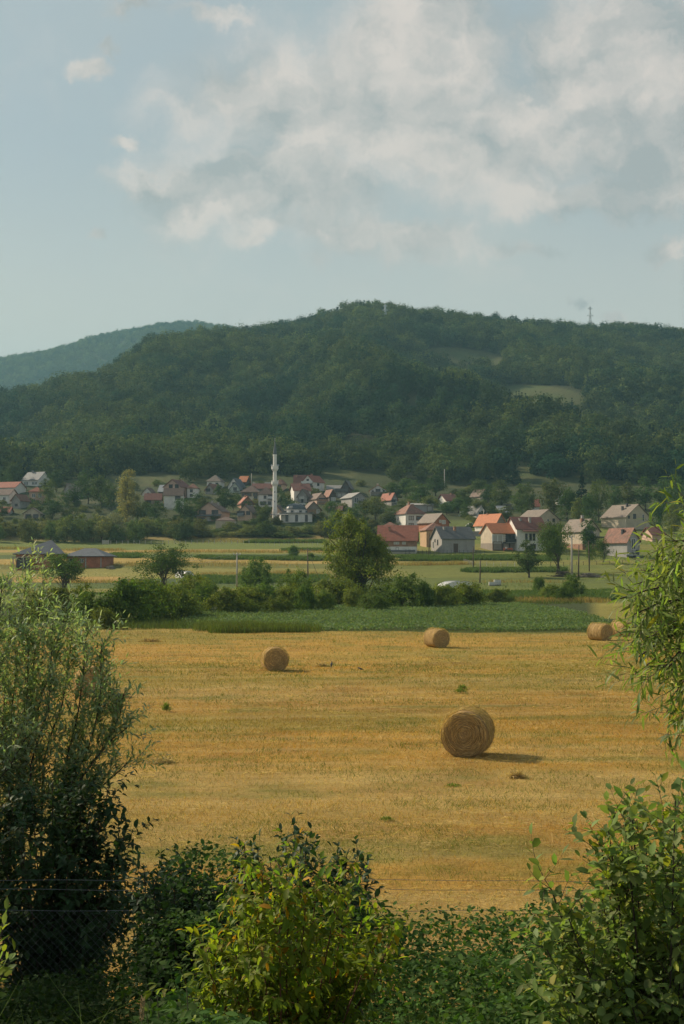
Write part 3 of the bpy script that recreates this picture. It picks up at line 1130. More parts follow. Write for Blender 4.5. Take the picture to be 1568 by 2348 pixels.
    for c in chim:
        u, v, hh, mt = c       # along the ridge, down the slope
        x = (u - .5) * 2 * a
        if typ == 'side':
            y = -v * b
            zc = hr - v * (hr - he)
        elif typ == 'front':
            x, y = (1 if u > .5 else -1) * v * a, (u - .5) * dp * .5
            zc = hr - v * (hr - he)
        else:
            x, y, zc = (u - .5) * a, -.3 * v * b, hr - abs(u - .5) * (hr - he) - .25 * v * (hr - he)
        MB().box(x - .3, x + .3, y - .3, y + .3, zc - .9, zc + hh).box(x - .38, x + .38, y - .38, y + .38, zc + hh + .002, zc + hh + .12).build('chimney', MAT[mt], ro_)
    for bl in balcony:
        face, u0, u1, v, dep, mt = bl
        z = v * he
        g = MB()
        q0, q1 = (u0 - .5) * 2 * a, (u1 - .5) * 2 * a
        bo = g.box(q0, q1, -b - dep, -b - .05, z - .18, z).build('balcony', MAT['wall_concrete'], r)
        g = MB()
        g.box(q0, q1, -b - dep, -b - dep + .07, z + .1, z + .95)
        n = max(2, int((q1 - q0) / 1.2))
        for k in range(n + 1):
            x = q0 + .04 + (q1 - q0 - .08) * k / n
            g.box(x - .04, x + .04, -b - dep - .03, -b - dep - .002, z, z + 1.0)
        g.box(q0, q0 + .07, -b - dep + .072, -b - .05, z + .1, z + .95).box(q1 - .07, q1, -b - dep + .072, -b - .05, z + .1, z + .95)
        g.build('railing', MAT[mt], bo)
    for s in slab:              # lean-to roofs on the front
        u0, u1, zt, zb, dep, mt = s
        q0, q1 = (u0 - .5) * 2 * a, (u1 - .5) * 2 * a
        MB().prism([(-b - dep, zb * he), (-b - .06, zt * he), (-b - .06, zt * he + .14), (-b - dep, zb * he + .14)], q0, q1, 'x').build('porch_roof', MAT['roof_' + mt], r)
    return r


def row_w(face, us_, v, w, h, *rest):
    return [(face, u, v, w, h) + tuple(rest) for u in us_]


DW, GD, CT = 'trim_dark', 'glass_dark', 'curtain'
C1, C2 = 'wall_oldbrick', 'wall_concrete'
# --- left end of the village
house('white house with a long dark slate roof, highest at the left end of the village', 47, 109, 1114, 1099, 1081, 'side', 8, -28, 'white', 'slate',
      row_w('f', (.18, .30), .45, 1.3, 1.5) + row_w('f', (.68, .85), .45, 1.5, 1.4) + [('r', .5, 1.05, 1, 1.2)], [(.3, .1, 1, C2)])
house('long red roofed house cut by the left edge with a white gable end', -30, 51, 1133, 1117, 1104, 'side', 8, -20, 'white', 'red', row_w('f', (.2, .5, .8), .5, 1.2, 1.2))
house('white house with dark brown roof below the long red roofed one', -24, 31, 1155, 1134, 1121, 'side', 8, -12, 'white', 'brown', row_w('f', (.45, .75), .55, 1.2, 1.3))
house('small grey block shed with a red gable roof between white house and salmon house', 25, 60, 1166, 1146, 1133, 'front', 7, -18, 'block', 'oldred', [('f', .55, .42, 1.2, 1.0, DW)])
house('salmon house with a pyramid red roof half hidden by dark trees', 60, 100, 1155, 1127, 1116, 'hip', 8, 8, 'salmon', 'red', row_w('f', (.3, .72), .68, 1.3, 1.4) + row_w('f', (.32,), .25, 1.3, 1.2))
house('low red roof shed at the lower left edge of the village', -20, 21, 1181, 1174, 1162, 'side', 6, 0, 'greywall', 'red')
house('small low house with two dark shuttered openings in its gable, just above the thicket', 51, 92, 1189, 1177, 1164, 'front', 7, 4, 'beige', 'brown',
      row_w('f', (.27, .73), .45, 1.9, 1.5, DW))
house('tiny white building high among the trees above the slate roofed house', 53, 68, 1079, 1069, 1062, 'front', 5, 10, 'white', 'grey', [('f', .5, .5, 1, 1.2)])
house('pale grey gabled house half hidden behind the big round dark tree', 150, 174, 1140, 1122, 1108, 'front', 7, -25, 'greywall', 'greybrown', [('f', .45, .6, 1, 1.2), ('r', .5, .5, 1, 1.2)])
house('small white hut beside the big round dark tree', 168, 175, 1150, 1140, 1137, 'flat', 2.5, 0, 'white', 'sheet', (), over=.15, name='hut', cat='hut')
# --- cluster between the pale poplar and the minaret
house('little white gable behind a dark red shed roof, right of the pale poplar', 325, 355, 1136, 1131, 1118, 'front', 6, -10, 'white', 'brown', [('f', .6, .95, 1, .8, DW)])
house('low dark red roofed outbuilding beside the pale poplar', 330, 368, 1159, 1145, 1131, 'side', 6, 3, 'taupe', 'darkred', [('f', .25, .6, 1.8, 1.2, DW)], doors=[('f', .75, 1.4, 1.9, 'trim_dark')], cat='outbuilding', name='outbuilding')
house('blue grey sheet roofed shed standing left of the big pink gable', 363, 386, 1133, 1127, 1111, 'shed', 7, 0, 'darkwood', 'blue', cat='shed', name='shed')
house('big brownish pink gabled house with two dark attic windows above the small red hip roof', 374, 432, 1143, 1115, 1099, 'front', 9, -20, 'pink', 'darkred',
      row_w('f', (.42, .78), 1.02, 1.7, 1.6, DW) + [('f', .82, .45, 1.6, 2.4, 'trim_white', CT)], [(.8, .2, .8, C1)])
house('low white wing with a brown roof in front of the big pink gable', 376, 418, 1149, 1134, 1119, 'side', 5, 0, 'white', 'brown', [('f', .75, .5, 2.0, 1.4, DW)], D=505)
house('small white cottage with a red hip roof, lowest left of the minaret cluster', 377, 408, 1168, 1152, 1136, 'hip', 6, -10, 'white', 'red', [('f', .62, .5, 1.3, 1.2, DW)])
house('narrow white house with a red hip roof right of the big pink gable', 429, 453, 1141, 1119, 1108, 'hip', 7, 0, 'white', 'oldred', [('f', .4, .72, 1.2, 1.2, DW), ('f', .4, .25, 1.2, 1.2, DW)])
house('white house with a steep grey brown pyramid roof, highest left of the minaret', 474, 511, 1120, 1103, 1088, 'hip', 8, -8, 'white', 'greybrown', row_w('f', (.25, .75), .6, 1.2, 1.3, DW))
house('grey unplastered gable house in front of the pyramid roofed one', 470, 508, 1133, 1122, 1109, 'front', 8, -24, 'block', 'oldred', [('f', .35, .9, 1.9, 1.3, DW)], [(.8, .5, .9, C1)])
house('large pink house with two chimneys and two dark attic windows above a lean-to roof', 449, 522, 1195, 1172, 1152, 'front', 9, -14, 'pink', 'brown',
      [('f', .22, .93, 2.2, 1.4, DW), ('f', .33, .80, .9, 2.2, DW), ('f', .76, .93, 2.2, 1.4, DW), ('f', .66, .80, .9, 2.2, DW)] + row_w('f', (.15, .28), .22, 1.3, 1.1, DW) + [('f', .5, .18, 1.6, 1.6, 'trim_white', CT)],
      [(.3, .02, .8, C2), (.8, .3, 1.2, C2)], slab=[(-.02, 1.02, .66, .50, 1.4, 'grey')])
house('low brown hipped roof annex in front of the large pink house', 494, 540, 1196, 1193, 1184, 'hip', 6, 0, 'beige', 'brown', over=.2, D=482, cat='annex', name='annex')
house('pale green gabled house under the tall white gable', 526, 554, 1131, 1121, 1106, 'front', 7, -6, 'palegreen', 'slate', row_w('f', (.44, .62), 1.05, .8, 1.3, DW), slab=[(.45, 1.05, .55, .42, 1.5, 'grey')])
house('tall white gabled house standing behind the pale green one', 522, 560, 1122, 1114, 1096, 'front', 9, -14, 'white', 'slate', row_w('f', (.55, .75), 1.02, .8, 1.2, DW) + [('f', .52, 1.75, 1.2, 1.0, DW)])
house('dark timber house with a bright red roof behind the white gable', 547, 571, 1113, 1104, 1091, 'side', 7, -12, 'darkwood', 'orange', [('f', .75, .5, 1.5, 1.4, DW)])
house('wide white house with brown hipped roof between green gable and minaret', 553, 597, 1148, 1128, 1112, 'hip', 9, -4, 'cream', 'brown',
      [('f', .30, .72, 4, 1.5, 'trim_brown'), ('f', .80, .72, 2, 1.4, 'trim_brown'), ('f', .82, .3, 1.4, 1.4, DW)], [(.9, .3, .9, C1)])
house('long low grey shed roof behind the houses left of the minaret', 581, 620, 1117, 1114, 1105, 'side', 6, 0, 'taupe', 'grey', cat='shed', name='shed')
house('long dull red roof running behind the minaret', 578, 640, 1122, 1119, 1108, 'side', 6, 4, 'taupe', 'darkred', D=590)
house('peach house with a brown hipped roof just right of the minaret', 632, 655, 1125, 1110, 1098, 'hip', 8, -10, 'peach', 'oldred', [('f', .55, .68, 1.6, 1.3, 'trim_brown'), ('f', .4, .25, 1.3, 1.0, DW)])
house('white two storey house with a dark open balcony left of the minaret', 590, 628, 1162, 1133, 1116, 'hip', 8, 3, 'white', 'brown',
      [('f', .42, .77, 1.0, 1.2, DW), ('f', .80, .78, 2.2, 1.7, DW), ('f', .32, .28, 2.3, 1.5, DW), ('f', .7, .3, 1.4, 1.4, DW)], balcony=[('f', .58, 1.03, .62, 1.0, 'trim_white')])
house('brown brick house with a red roof and a flowered balcony behind the pink gable', 541, 581, 1166, 1153, 1138, 'front', 8, 14, 'oldbrick', 'red', row_w('f', (.3, .72), .95, 1.6, 1.6, DW), [(.2, .1, .8, C1)],
      balcony=[('f', -.02, .95, .62, 1.0, 'trim_brown')])
house('pink gabled house with a blue and orange balcony below the brick one', 544, 590, 1194, 1175, 1158, 'front', 9, -12, 'peach', 'brown',
      [('f', .24, .95, 2.8, 1.5, DW), ('f', .74, .95, 1.5, 1.4, DW)], [(.2, .12, .9, C1)], balcony=[('f', .03, .46, .60, .9, 'roof_blue')])
house('peach gabled house half hidden behind the foot of the minaret', 617, 654, 1184, 1174, 1157, 'front', 8, -8, 'peach', 'brown', [('f', .42, .95, .8, 2.2, 'trim_brown')])
# --- right of the minaret
house('three storey white house with balconies and red roof, highest beside the tan clearing', 693, 743, 1130, 1103, 1089, 'front', 9, -30, 'white', 'red',
      [('f', .5, 1.02, 1.2, 1.8, DW), ('f', .3, .62, 1.4, 1.4, DW), ('f', .75, .62, 1.4, 1.4, DW), ('f', .5, .25, 1.3, 1.5, 'trim_white', CT)] + row_w('r', (.4, .5), .75, .8, 1.1, DW) + row_w('r', (.4, .5), .28, .8, 1.1, DW),
      [(.3, .1, .9, C1)], balcony=[('f', .0, 1.0, .82, 1.1, 'trim_white'), ('f', .1, 1.0, .44, 1.1, 'trim_brown')])
house('long dull red roof joined behind the three storey white house', 674, 712, 1124, 1116, 1088, 'side', 9, 0, 'white', 'darkred', chim=[(.15, .1, .6, C1)], D=602)
house('white house with a large dark red roof below the three storey one', 663, 712, 1148, 1124, 1108, 'side', 9, 12, 'white', 'darkred', [('f', .35, .45, 1.3, 1.5, DW), ('f', .75, .45, 1.3, 1.5, DW)], [(.5, .2, .8, C1)])
house('grey gabled house with a white window left of the pink one', 682, 714, 1152, 1137, 1121, 'front', 8, -12, 'block', 'brown', [('f', .45, .72, 1.8, .9, 'trim_white', CT), ('f', .5, .25, .9, 1.5, DW)])
house('pink gabled house with a brick balcony in the middle of the village', 706, 748, 1156, 1142, 1130, 'front', 9, 22, 'pink', 'brown', [('f', .38, .85, 1.4, 1.0, DW), ('f', .72, .85, 1.6, 1.0, DW)],
      balcony=[('f', .05, 1.02, .42, 1.0, 'wall_oldbrick')])
house('bare brick gabled house with white windows, right behind the mosque dome', 690, 736, 1188, 1168, 1150, 'front', 9, 12, 'oldbrick', 'brown',
      [('f', .80, .78, 1.3, 1.4, 'trim_white', CT), ('f', .75, .25, .9, 1.6, 'trim_white', CT), ('f', .3, .5, 1.2, 1.2, DW)], gable='taupe')
house('black timber barn with a dull red roof right of the pink house', 743, 767, 1150, 1135, 1122, 'front', 8, 18, 'darkwood', 'oldred', [('f', .6, .35, 1.8, 1.6, 'trim_white', CT)], cat='barn', name='barn')
house('grey block building with a flat dark roof in the middle right of the village', 771, 795, 1142, 1128, 1120, 'flat', 8, 0, 'block', 'grey', row_w('f', (.3, .7), .5, 1.1, 1.1, 'trim_white', CT))
house('dark planked gable with a white roof edge, up against the wood', 783, 811, 1134, 1117, 1101, 'front', 9, -10, 'darkwood', 'grey', row_w('f', (.35, .55, .75), 1.0, .8, 1.4, DW))
house('long flat grey roof below the tan clearing', 750, 782, 1127, 1121, 1112, 'side', 6, 0, 'taupe', 'sheet', cat='shed', name='shed')
house('large grey unplastered house with tall windows and a shallow roof', 782, 842, 1165, 1140, 1129, 'front', 10, 24, 'block', 'sheet',
      row_w('f', (.22, .36), .72, .9, 2.0, 'trim_white') + [('f', .70, .75, 1.4, 1.5, 'trim_white'), ('f', .22, .25, 1.2, 2.2, 'trim_white')] + [('r', .5, .7, 1.1, 1.3), ('r', .6, .3, 1.1, 1.3)], balcony=[('f', .45, 1.02, .46, 1.0, 'trim_dark')])
house('white chalet with an orange cross roof and a dark balcony, by the wood', 848, 889, 1137, 1124, 1112, 'front', 9, -4, 'white', 'orange',
      [('f', .5, .98, 2.0, 1.4, DW), ('f', .18, .8, .8, .9, DW), ('f', .85, .9, .8, .9, DW)], [(.3, .1, .9, 'trim_white')], balcony=[('f', .05, 1.0, .32, 1.0, 'wall_taupe')])
house('grey gabled house with a red roof slope right of the dark garden tree', 874, 910, 1159, 1143, 1130, 'front', 9, 26, 'block', 'red',
      [('f', .28, .82, 1.0, 1.4, 'trim_white'), ('f', .70, .82, 1.1, 1.3, 'trim_white'), ('f', .7, .3, 1.2, 1.0, 'trim_white')], [(.2, .3, .9, C1)], balcony=[('f', .05, .5, .48, .9, 'trim_dark')])
house('low dark red roof below the grey houses, above the riverside trees', 754, 785, 1173, 1170, 1160, 'side', 6, -4, 'oldbrick', 'darkred')
# --- right end of the village
house('white house with a brown pyramid roof and brick chimney behind the red barn', 904, 977, 1210, 1178, 1156, 'hip', 10, 22, 'white', 'oldred',
      [('f', .28, .70, 1.9, 1.5, 'trim_brown', CT), ('f', .28, .18, 1.9, 1.4, 'trim_brown', CT), ('f', .80, .70, 4.2, 1.6, 'trim_brown'), ('f', .70, .18, 1.8, 1.4, 'trim_brown', CT), ('l', .4, .7, 1.1, 1.5), ('l', .4, .2, 1.1, 1.5)],
      [(.45, .0, 1.0, C1), (.75, .4, 1.2, C1)])
house('long low outbuilding with a pale sheet roof and white door behind the pyramid roofed house', 936, 993, 1173, 1158, 1153, 'shed', 6, 0, 'greywall', 'sheet', doors=[('f', .86, 2.0, 2.2, 'curtain')], cat='outbuilding', name='outbuilding')
house('brown roofed hip annex peeping over the left end of the red barn', 878, 911, 1212, 1206, 1196, 'hip', 6, 0, 'oldbrick', 'oldred', over=.3, D=432, cat='annex', name='annex')
house('bare red brick gabled house with white windows between red barn and grey house', 962, 1031, 1222, 1196, 1177, 'front', 10, 28, 'brick', 'greybrown',
      [('f', .40, 1.05, .8, 1.0, 'trim_white', CT), ('f', .63, .98, 1.4, 1.3, 'trim_white', CT)])
house('ochre annex with a worn orange roof under the brick gable', 966, 1026, 1236, 1215, 1198, 'hip', 7, 12, 'ochre', 'oldred', [('f', .55, .5, 1.5, 1.2, DW)], D=412, cat='annex', name='annex')
house('wide red tiled barn of brick over a white base, beside the big field tree', 868, 960, 1269, 1237, 1205, 'side', 9, -5, 'oldbrick', 'red',
      [('f', .48, .75, 1.5, .7, 'trim_white', CT), ('f', .68, .75, 1.0, .7, 'trim_white', CT), ('f', .5, .33, .8, .9, DW)], [(.28, .35, .9, C1)], .55, low=('white', .50), slab=[(.2, .98, .22, .14, .7, 'grey')], cat='barn', name='barn')
house('grey plastered house with a weathered slate coloured roof and one brown door', 992, 1090, 1267, 1234, 1208, 'side', 8.5, 17, 'concrete', 'grey',
      [('l', .62, .72, .8, 1.6, DW), ('l', .38, .85, .7, .9, DW), ('l', .22, .55, .8, 2.0, 'trim_white')], [(.5, .35, 1.1, C1), (.2, .25, .7, C2)], .4, doors=[('f', .42, 1.3, 2.5, 'door_wood')])
house('white house with a dark red roof among garden trees at the wood edge', 1005, 1052, 1158, 1147, 1132, 'side', 8, 22, 'white', 'darkred', [('f', .4, .5, 1.6, 1.2, DW), ('f', .85, .5, 1.2, 1.1, DW)], [(.75, .05, .5, C1)])
house('low white bungalow with a dark grey brown roof beside the clipped hedge', 1068, 1116, 1186, 1176, 1159, 'front', 8, 28, 'white', 'grey', [('f', .32, .6, .8, 2.0, DW), ('f', .78, .75, 1.3, 1.3, DW)], [(.3, .05, .8, C2), (.8, .1, .8, C2)])
house('beige house with a brown roof half sunk in dark trees by the wood', 1081, 1123, 1144, 1136, 1121, 'front', 8, 25, 'beige', 'brown', [('f', .65, .8, 2.0, 1.6, DW)])
house('pale open carport with a flat roof among the trees', 1139, 1173, 1168, 1158, 1155, 'flat', 5, 0, 'taupe', 'sheet', [('f', .5, .45, 2.2, 1.6, DW), ('f', .15, .45, 1.4, 1.6, DW)], cat='carport', name='carport')
house('small low hut with a blue grey roof in front of the carport', 1143, 1166, 1187, 1175, 1160, 'shed', 5, 8, 'darkwood', 'blue', cat='hut', name='hut')
house('house with a bright orange roof and a long white side wall', 1095, 1161, 1232, 1200, 1178, 'front', 11, 30, 'white', 'orange', [('f', .56, 1.12, 1.2, 1.5, 'trim_brown'), ('f', .82, 1.15, .9, .8, DW)],
      [(.75, .05, .5, C1)], gable='taupe')
house('beige house with an orange tiled roof, garage door and dark balcony', 1108, 1186, 1262, 1221, 1200, 'side', 8, 19, 'beige', 'orange',
      [('f', .20, .66, 3.4, 2.5, 'trim_white', CT), ('f', .78, .70, 3.6, 2.3, 'trim_dark', 'glass_dark'), ('f', .47, .83, 1.2, .3, 'trim_white', CT), ('f', .47, .72, 1.2, .3, 'trim_white', CT), ('f', .47, .61, 1.2, .3, 'trim_white', CT),
       ('f', .70, .22, 4.6, 2.6, 'trim_dark', 'glass_dark')], doors=[('f', .19, 3.0, 2.5, 'door_green')], low=('taupe', .42), balcony=[('f', .55, 1.03, .46, 1.2, 'trim_dark')])
house('white house with a dark red tiled roof, small porch roof and bay window', 1167, 1254, 1263, 1212, 1186, 'side', 9, 14, 'white', 'darkred',
      [('f', .32, .62, .9, 2.2, 'trim_white'), ('f', .52, .62, 2.2, 2.4, 'trim_white'), ('f', .85, .62, 1.4, 1.6, 'trim_white'), ('f', .55, .2, 1.6, 1.4, DW), ('l', .5, .8, .8, 1.4)], [(.55, .45, 1.3, C2), (.25, .3, .6, C2)],
      slab=[(.16, .95, .97, .86, 1.3, 'darkred')])
house('long beige gabled house with a grey brown roof behind the dark red roofed one', 1192, 1287, 1206, 1190, 1168, 'front', 10, 32, 'beige', 'greybrown', [('f', .75, .85, 1.1, 1.3, DW), ('f', .5, .85, .7, .9, 'trim_white')])
house('narrow white house showing through the pale tree at the wood edge', 1279, 1291, 1158, 1136, 1125, 'front', 6, 0, 'white', 'red', [('f', .5, .7, .8, 1.2, DW)])
house('dull red roof glimpsed left of the pale tree at the wood edge', 1219, 1236, 1170, 1160, 1144, 'side', 6, 0, 'white', 'red')
house('pale house with a dark glazed gable and a flat canopy behind the concrete pole', 1299, 1378, 1260, 1216, 1190, 'front', 10, 26, 'beige', 'greybrown',
      [('f', .30, .86, 2.6, 2.2, 'trim_dark'), ('f', .48, .92, 1.8, 3.0, 'trim_dark'), ('f', .3, .3, 1.6, 1.6, DW), ('f', .75, .3, 1.6, 1.6, DW)], [(.2, .25, 1.0, C1), (.3, .05, 1.3, C2)], slab=[(-.16, 1.2, .60, .66, 2.4, 'grey')], low=('oldbrick', .3))
house('big beige house with stepped grey brown roof and two dark chimneys', 1391, 1496, 1214, 1184, 1156, 'front', 12, 30, 'beige', 'greybrown',
      [('f', .36, 1.02, 1.3, 1.6, DW), ('f', .72, .92, .8, 2.2, 'trim_white'), ('f', .12, .95, .8, 1.0, DW)], [(.2, .18, 1.2, 'trim_dark'), (.3, .45, 1.2, 'trim_dark')])
house('white house with a rust red roof behind the round garden tree', 1396, 1470, 1278, 1240, 1211, 'front', 9, 32, 'greywall', 'oldred', [('f', .50, .80, 1.6, 3.0, 'trim_white'), ('f', .8, .3, 1.2, 1.4, DW)], [(.2, .4, 1.0, 'trim_dark')])
house('small house with a red brown roof mostly hidden by the willow branches', 1482, 1525, 1242, 1225, 1209, 'side', 7, 14, 'pink', 'darkred', [('l', .5, .8, .8, 1.0, DW)])
# --- bare brick houses out in the fields
r = house('unfinished brick house with a long grey hipped roof and concrete porch posts', 19, 138, 1307, 1270, 1239, 'hip', 11, 10, 'brick', 'slate',
          [('f', .72, .82, 2.0, .9, 'trim_dark'), ('f', .16, .42, 3.2, 2.6, 'trim_dark'), ('l', .5, .45, 1.0, 1.4, DW)], over=.8, hipk=.6, hipx=.5)
g = MB()
for x in (-6.0, -3.6, -1.8, 3.1):
    g.box(x - .14, x + .14, -5.62, -5.5, -1, 3.0)
g.box(-6.2, 6.2, -5.63, -5.52, 2.75 + .25, 3.2)
g.build('concrete_frame', MAT['wall_concrete'], r)
r = house('unfinished brick bungalow with a low grey hipped roof, right of the other brick house', 150, 247, 1302, 1275, 1257, 'hip', 9, -6, 'brick', 'slate', [('f', .42, .62, 1.0, 1.0, 'trim_white'), ('f', .15, .5, 1.2, 1.6, DW)], over=.7, hipk=2.5)
g = MB()
for x in (-3.9, .2, 4.0):
    g.box(x - .14, x + .14, -4.62, -4.5, -1, 2.5)
g.build('concrete_frame', MAT['wall_concrete'], r)

# ------------------------------------------------------------------ mosque and minaret
def minaret():
    p = hit(630, 1188, 150)
    D = p[1]
    s = D / F
    h = lambda row: (1188 - row) * s
    r = empty('minaret', p)
    tag(r, 'tall slim white minaret with two balconies and a dark pointed cap', 'minaret')
    MB().lathe([(5.6 * s, -3), (5.6 * s, h(1170)), (5.0 * s, h(1166)), (4.7 * s, h(1113)), (6.4 * s, h(1110)), (7.9 * s, h(1109.5))], 14).build('shaft', MAT['plaster_white'], r, smooth=False)
    MB().lathe([(4.55 * s, h(1109)), (4.3 * s, h(1079))], 14, cap=False).build('shaft', MAT['plaster_white'], r)
    MB().lathe([(4.2 * s, h(1072)), (4.1 * s, h(1045)), (4.6 * s, h(1044)), (4.6 * s, h(1041.5))], 14).build('shaft', MAT['plaster_white'], r)
    for a_, b_ in ((1109.5, 1103.5), (1075, 1068.5)):
        bl = MB().lathe([(5.0 * s, h(a_ + 5)), (8.0 * s, h(a_)), (8.2 * s, h(b_)), (7.7 * s, h(b_)), (7.6 * s, h(a_ - .8)), (4.2 * s, h(a_ - 1))], 14).build('balcony', MAT['plaster_white'], r)
        g = MB()
        for k in range(14):
            an = 2 * math.pi * k / 14
            x, y = 8.0 * s * math.cos(an), 8.0 * s * math.sin(an)
            g.box(x - .09, x + .09, y - .09, y + .09, h(b_), h(b_) + .35)
        g.build('railing', MAT['plaster_white'], bl)
    cap = MB().lathe([(4.7 * s, h(1041.4)), (4.3 * s, h(1038)), (.9 * s, h(1012)), (.35 * s, h(1009))], 14).build('cap', MAT['dome_lead'], r, smooth=True)
    MB().tube([(0, 0, h(1011)), (0, 0, h(1003))], .1, 5).build('finial', MAT['metal_grey'], cap)
    g = MB()
    for row in (1128, 1150, 1170):
        g.box(-.14, .14, -5.2 * s - .02, -4.4 * s, h(row + 1.5), h(row - 1.5))
    g.build('slit_window', MAT['glass_dark'], r)
    for dx in (-1, 1):
        g = MB().tube([(dx * 6.0 * s, -.3, h(1068)), (dx * 7.4 * s, -.8, h(1066.5))], [.16, .36], 8).build('loudspeaker', MAT['metal_grey'], r)


minaret()


def mosque():
    p = hit(676, 1198, 150)
    D = p[1]
    s = D / F
    h = lambda row: (1198 - row) * s
    r = empty('mosque', (p[0], p[1] + 6, p[2]), math.radians(6))
    tag(r, 'small white mosque with a dark ribbed dome beside the minaret', 'mosque')
    a = 36 * s
    MB().box(-a, a, -5.6, 5.6, -3, h(1177)).build('wall', MAT['wall_white'], r)
    MB().box(-a - .6, a + .6, -6.2, 6.2, h(1177) + .003, h(1175.2)).build('roof', MAT['roof_sheet'], r)
    MB().lathe([(26 * s, h(1175.1)), (26 * s, h(1168.5)), (26.8 * s, h(1168.4)), (26.8 * s, h(1167.6))], 16).build('drum', MAT['wall_white'], r)
    R_, hd = 24.5 * s, (1167.5 - 1152.5) * s
    g = MB()
    prof = [(R_ * math.cos(q), h(1167.5) + hd * math.sin(q)) for q in np.linspace(0, 1.5, 9)]
    g.lathe(prof, 32)
    dm = g.build('dome', MAT['dome_lead'], r, smooth=True)
    g = MB()
    for k in range(16):
        an = 2 * math.pi * k / 16
        g.tube([(math.cos(an) * (q[0] + .03), math.sin(an) * (q[0] + .03), q[1]) for q in prof], .09, 4)
    g.build('rib', MAT['dome_lead'], dm)
    MB().tube([(0, 0, h(1153.5)), (0, 0, h(1149))], .12, 5).build('finial', MAT['metal_grey'], dm)
    for k in range(8):
        an = 2 * math.pi * (k + .5) / 8
        x, y = math.cos(an) * 26 * s, math.sin(an) * 26 * s
        MB().box(x - .45, x + .45, y - .45, y + .45, h(1174), h(1169.5)).build('drum_window', MAT['glass_dark'], r)
    for u in (-.62, 0, .62):
        window('f', u * a, h(1188), 1.0, 2.4, 2 * a, 11.2, r, 'trim_dark')
    g = MB().prism([(-8.0, h(1181)), (-5.66, h(1178.5)), (-5.66, h(1177.8)), (-8.0, h(1180.2))], -a - 4, -a * .55, 'x').build('porch_roof', MAT['roof_sheet'], r)


mosque()

# ------------------------------------------------------------------ trees of the valley, one by one
tree_px('walnut', 'walnut_tree', 'largest field tree, broad and bright green, standing alone in front of the red barn', 824, 1180, 1382, 178)
tree_px('poplar', 'poplar_tree', 'tall pale yellowish poplar at the left of the village', 291, 1079, 1206, 58)
tree_px('field_tree0', 'fruit_tree', 'dark leaning field tree in front of the unfinished brick houses', 148, 1268, 1358, 112)
tree_px('field_tree1', 'fruit_tree', 'airy twin stemmed field tree behind the hedgerow, right of the brick houses', 378, 1246, 1352, 134)
tree_px('bush1', 'shrub', 'loose olive shrub beside the wooden pole in the hedgerow', 583, 1278, 1354, 92, 'shrub')
tree_px('slim0', 'fruit_tree', 'slim dark tree on the meadow in front of the dark red roofed white house', 1212, 1238, 1324, 64)
tree_px('field_tree0', 'fruit_tree', 'tall bushy tree just left of the concrete pole', 1272, 1200, 1312, 78)
tree_px('round1', 'garden_tree', 'green tree hiding the right side of the dark red roofed white house', 1262, 1196, 1268, 62)
tree_px('orchard', 'fruit_tree', 'round clipped garden tree with a forked trunk in front of the rust red roof', 1384, 1232, 1291, 46)
tree_px('orchard', 'fruit_tree', 'smaller round tree left of the clipped garden tree', 1352, 1248, 1292, 32)
tree_px('slim1', 'garden_tree', 'wispy brownish tree in front of the glazed gable', 1349, 1190, 1268, 40)
tree_px('round2', 'garden_tree', 'large round dark tree above the thicket near the left end of the village', 203, 1071, 1156, 74)
tree_px('round3', 'garden_tree', 'dark tree partly covering the salmon house', 112, 1098, 1158, 46)
tree_px('silver', 'willow_bush', 'silvery grey willow bush in the thicket below the poplar', 262, 1172, 1236, 62, 'bush')
tree_px('round0', 'garden_tree', 'tall pale tree standing at the wood edge over the beige gable', 1268, 1100, 1192, 74)
tree_px('fir0', 'spruce_tree', 'dark pointed spruce right of the tall pale tree', 1334, 1084, 1180, 42)
tree_px('fir1', 'spruce_tree', 'dark pointed spruce at the foot of the hill above the white bungalow', 1178, 1046, 1112, 34)
tree_px('round1', 'garden_tree', 'dark tree spreading in front of the grey unplastered houses', 862, 1138, 1196, 56)
tree_px('bush0', 'shrub', 'small light green bush on the bank between thicket and meadow', 714, 1266, 1282, 18, 'shrub')
tree_px('bush2', 'shrub', 'low row shrub left of the big field tree in the valley meadow', 672, 1250, 1276, 36, 'shrub')
for px, top, base, w in ((1195, 1108, 1184, 46), (1212, 1105, 1190, 38), (1301, 1118, 1200, 44), (1372, 1100, 1196, 48), (1408, 1112, 1176, 42), (1440, 1105, 1166, 50), (1480, 1092, 1170, 48),
                         (1520, 1098, 1178, 56), (1552, 1090, 1190, 50), (1350, 1130, 1210, 40), (1325, 1140, 1206, 40), (1160, 1160, 1196, 40), (1130, 1150, 1182, 30), (1510, 1150, 1222, 46), (1545, 1150, 1230, 50)):
    tree_px('round%d' % random.randrange(4) if random.random() < .6 else 'slim%d' % random.randrange(3), 'broadleaf_tree', 'tall green tree in the belt behind the houses at the right end of the village', px, top, base, w, group='trees behind the right end of the village')
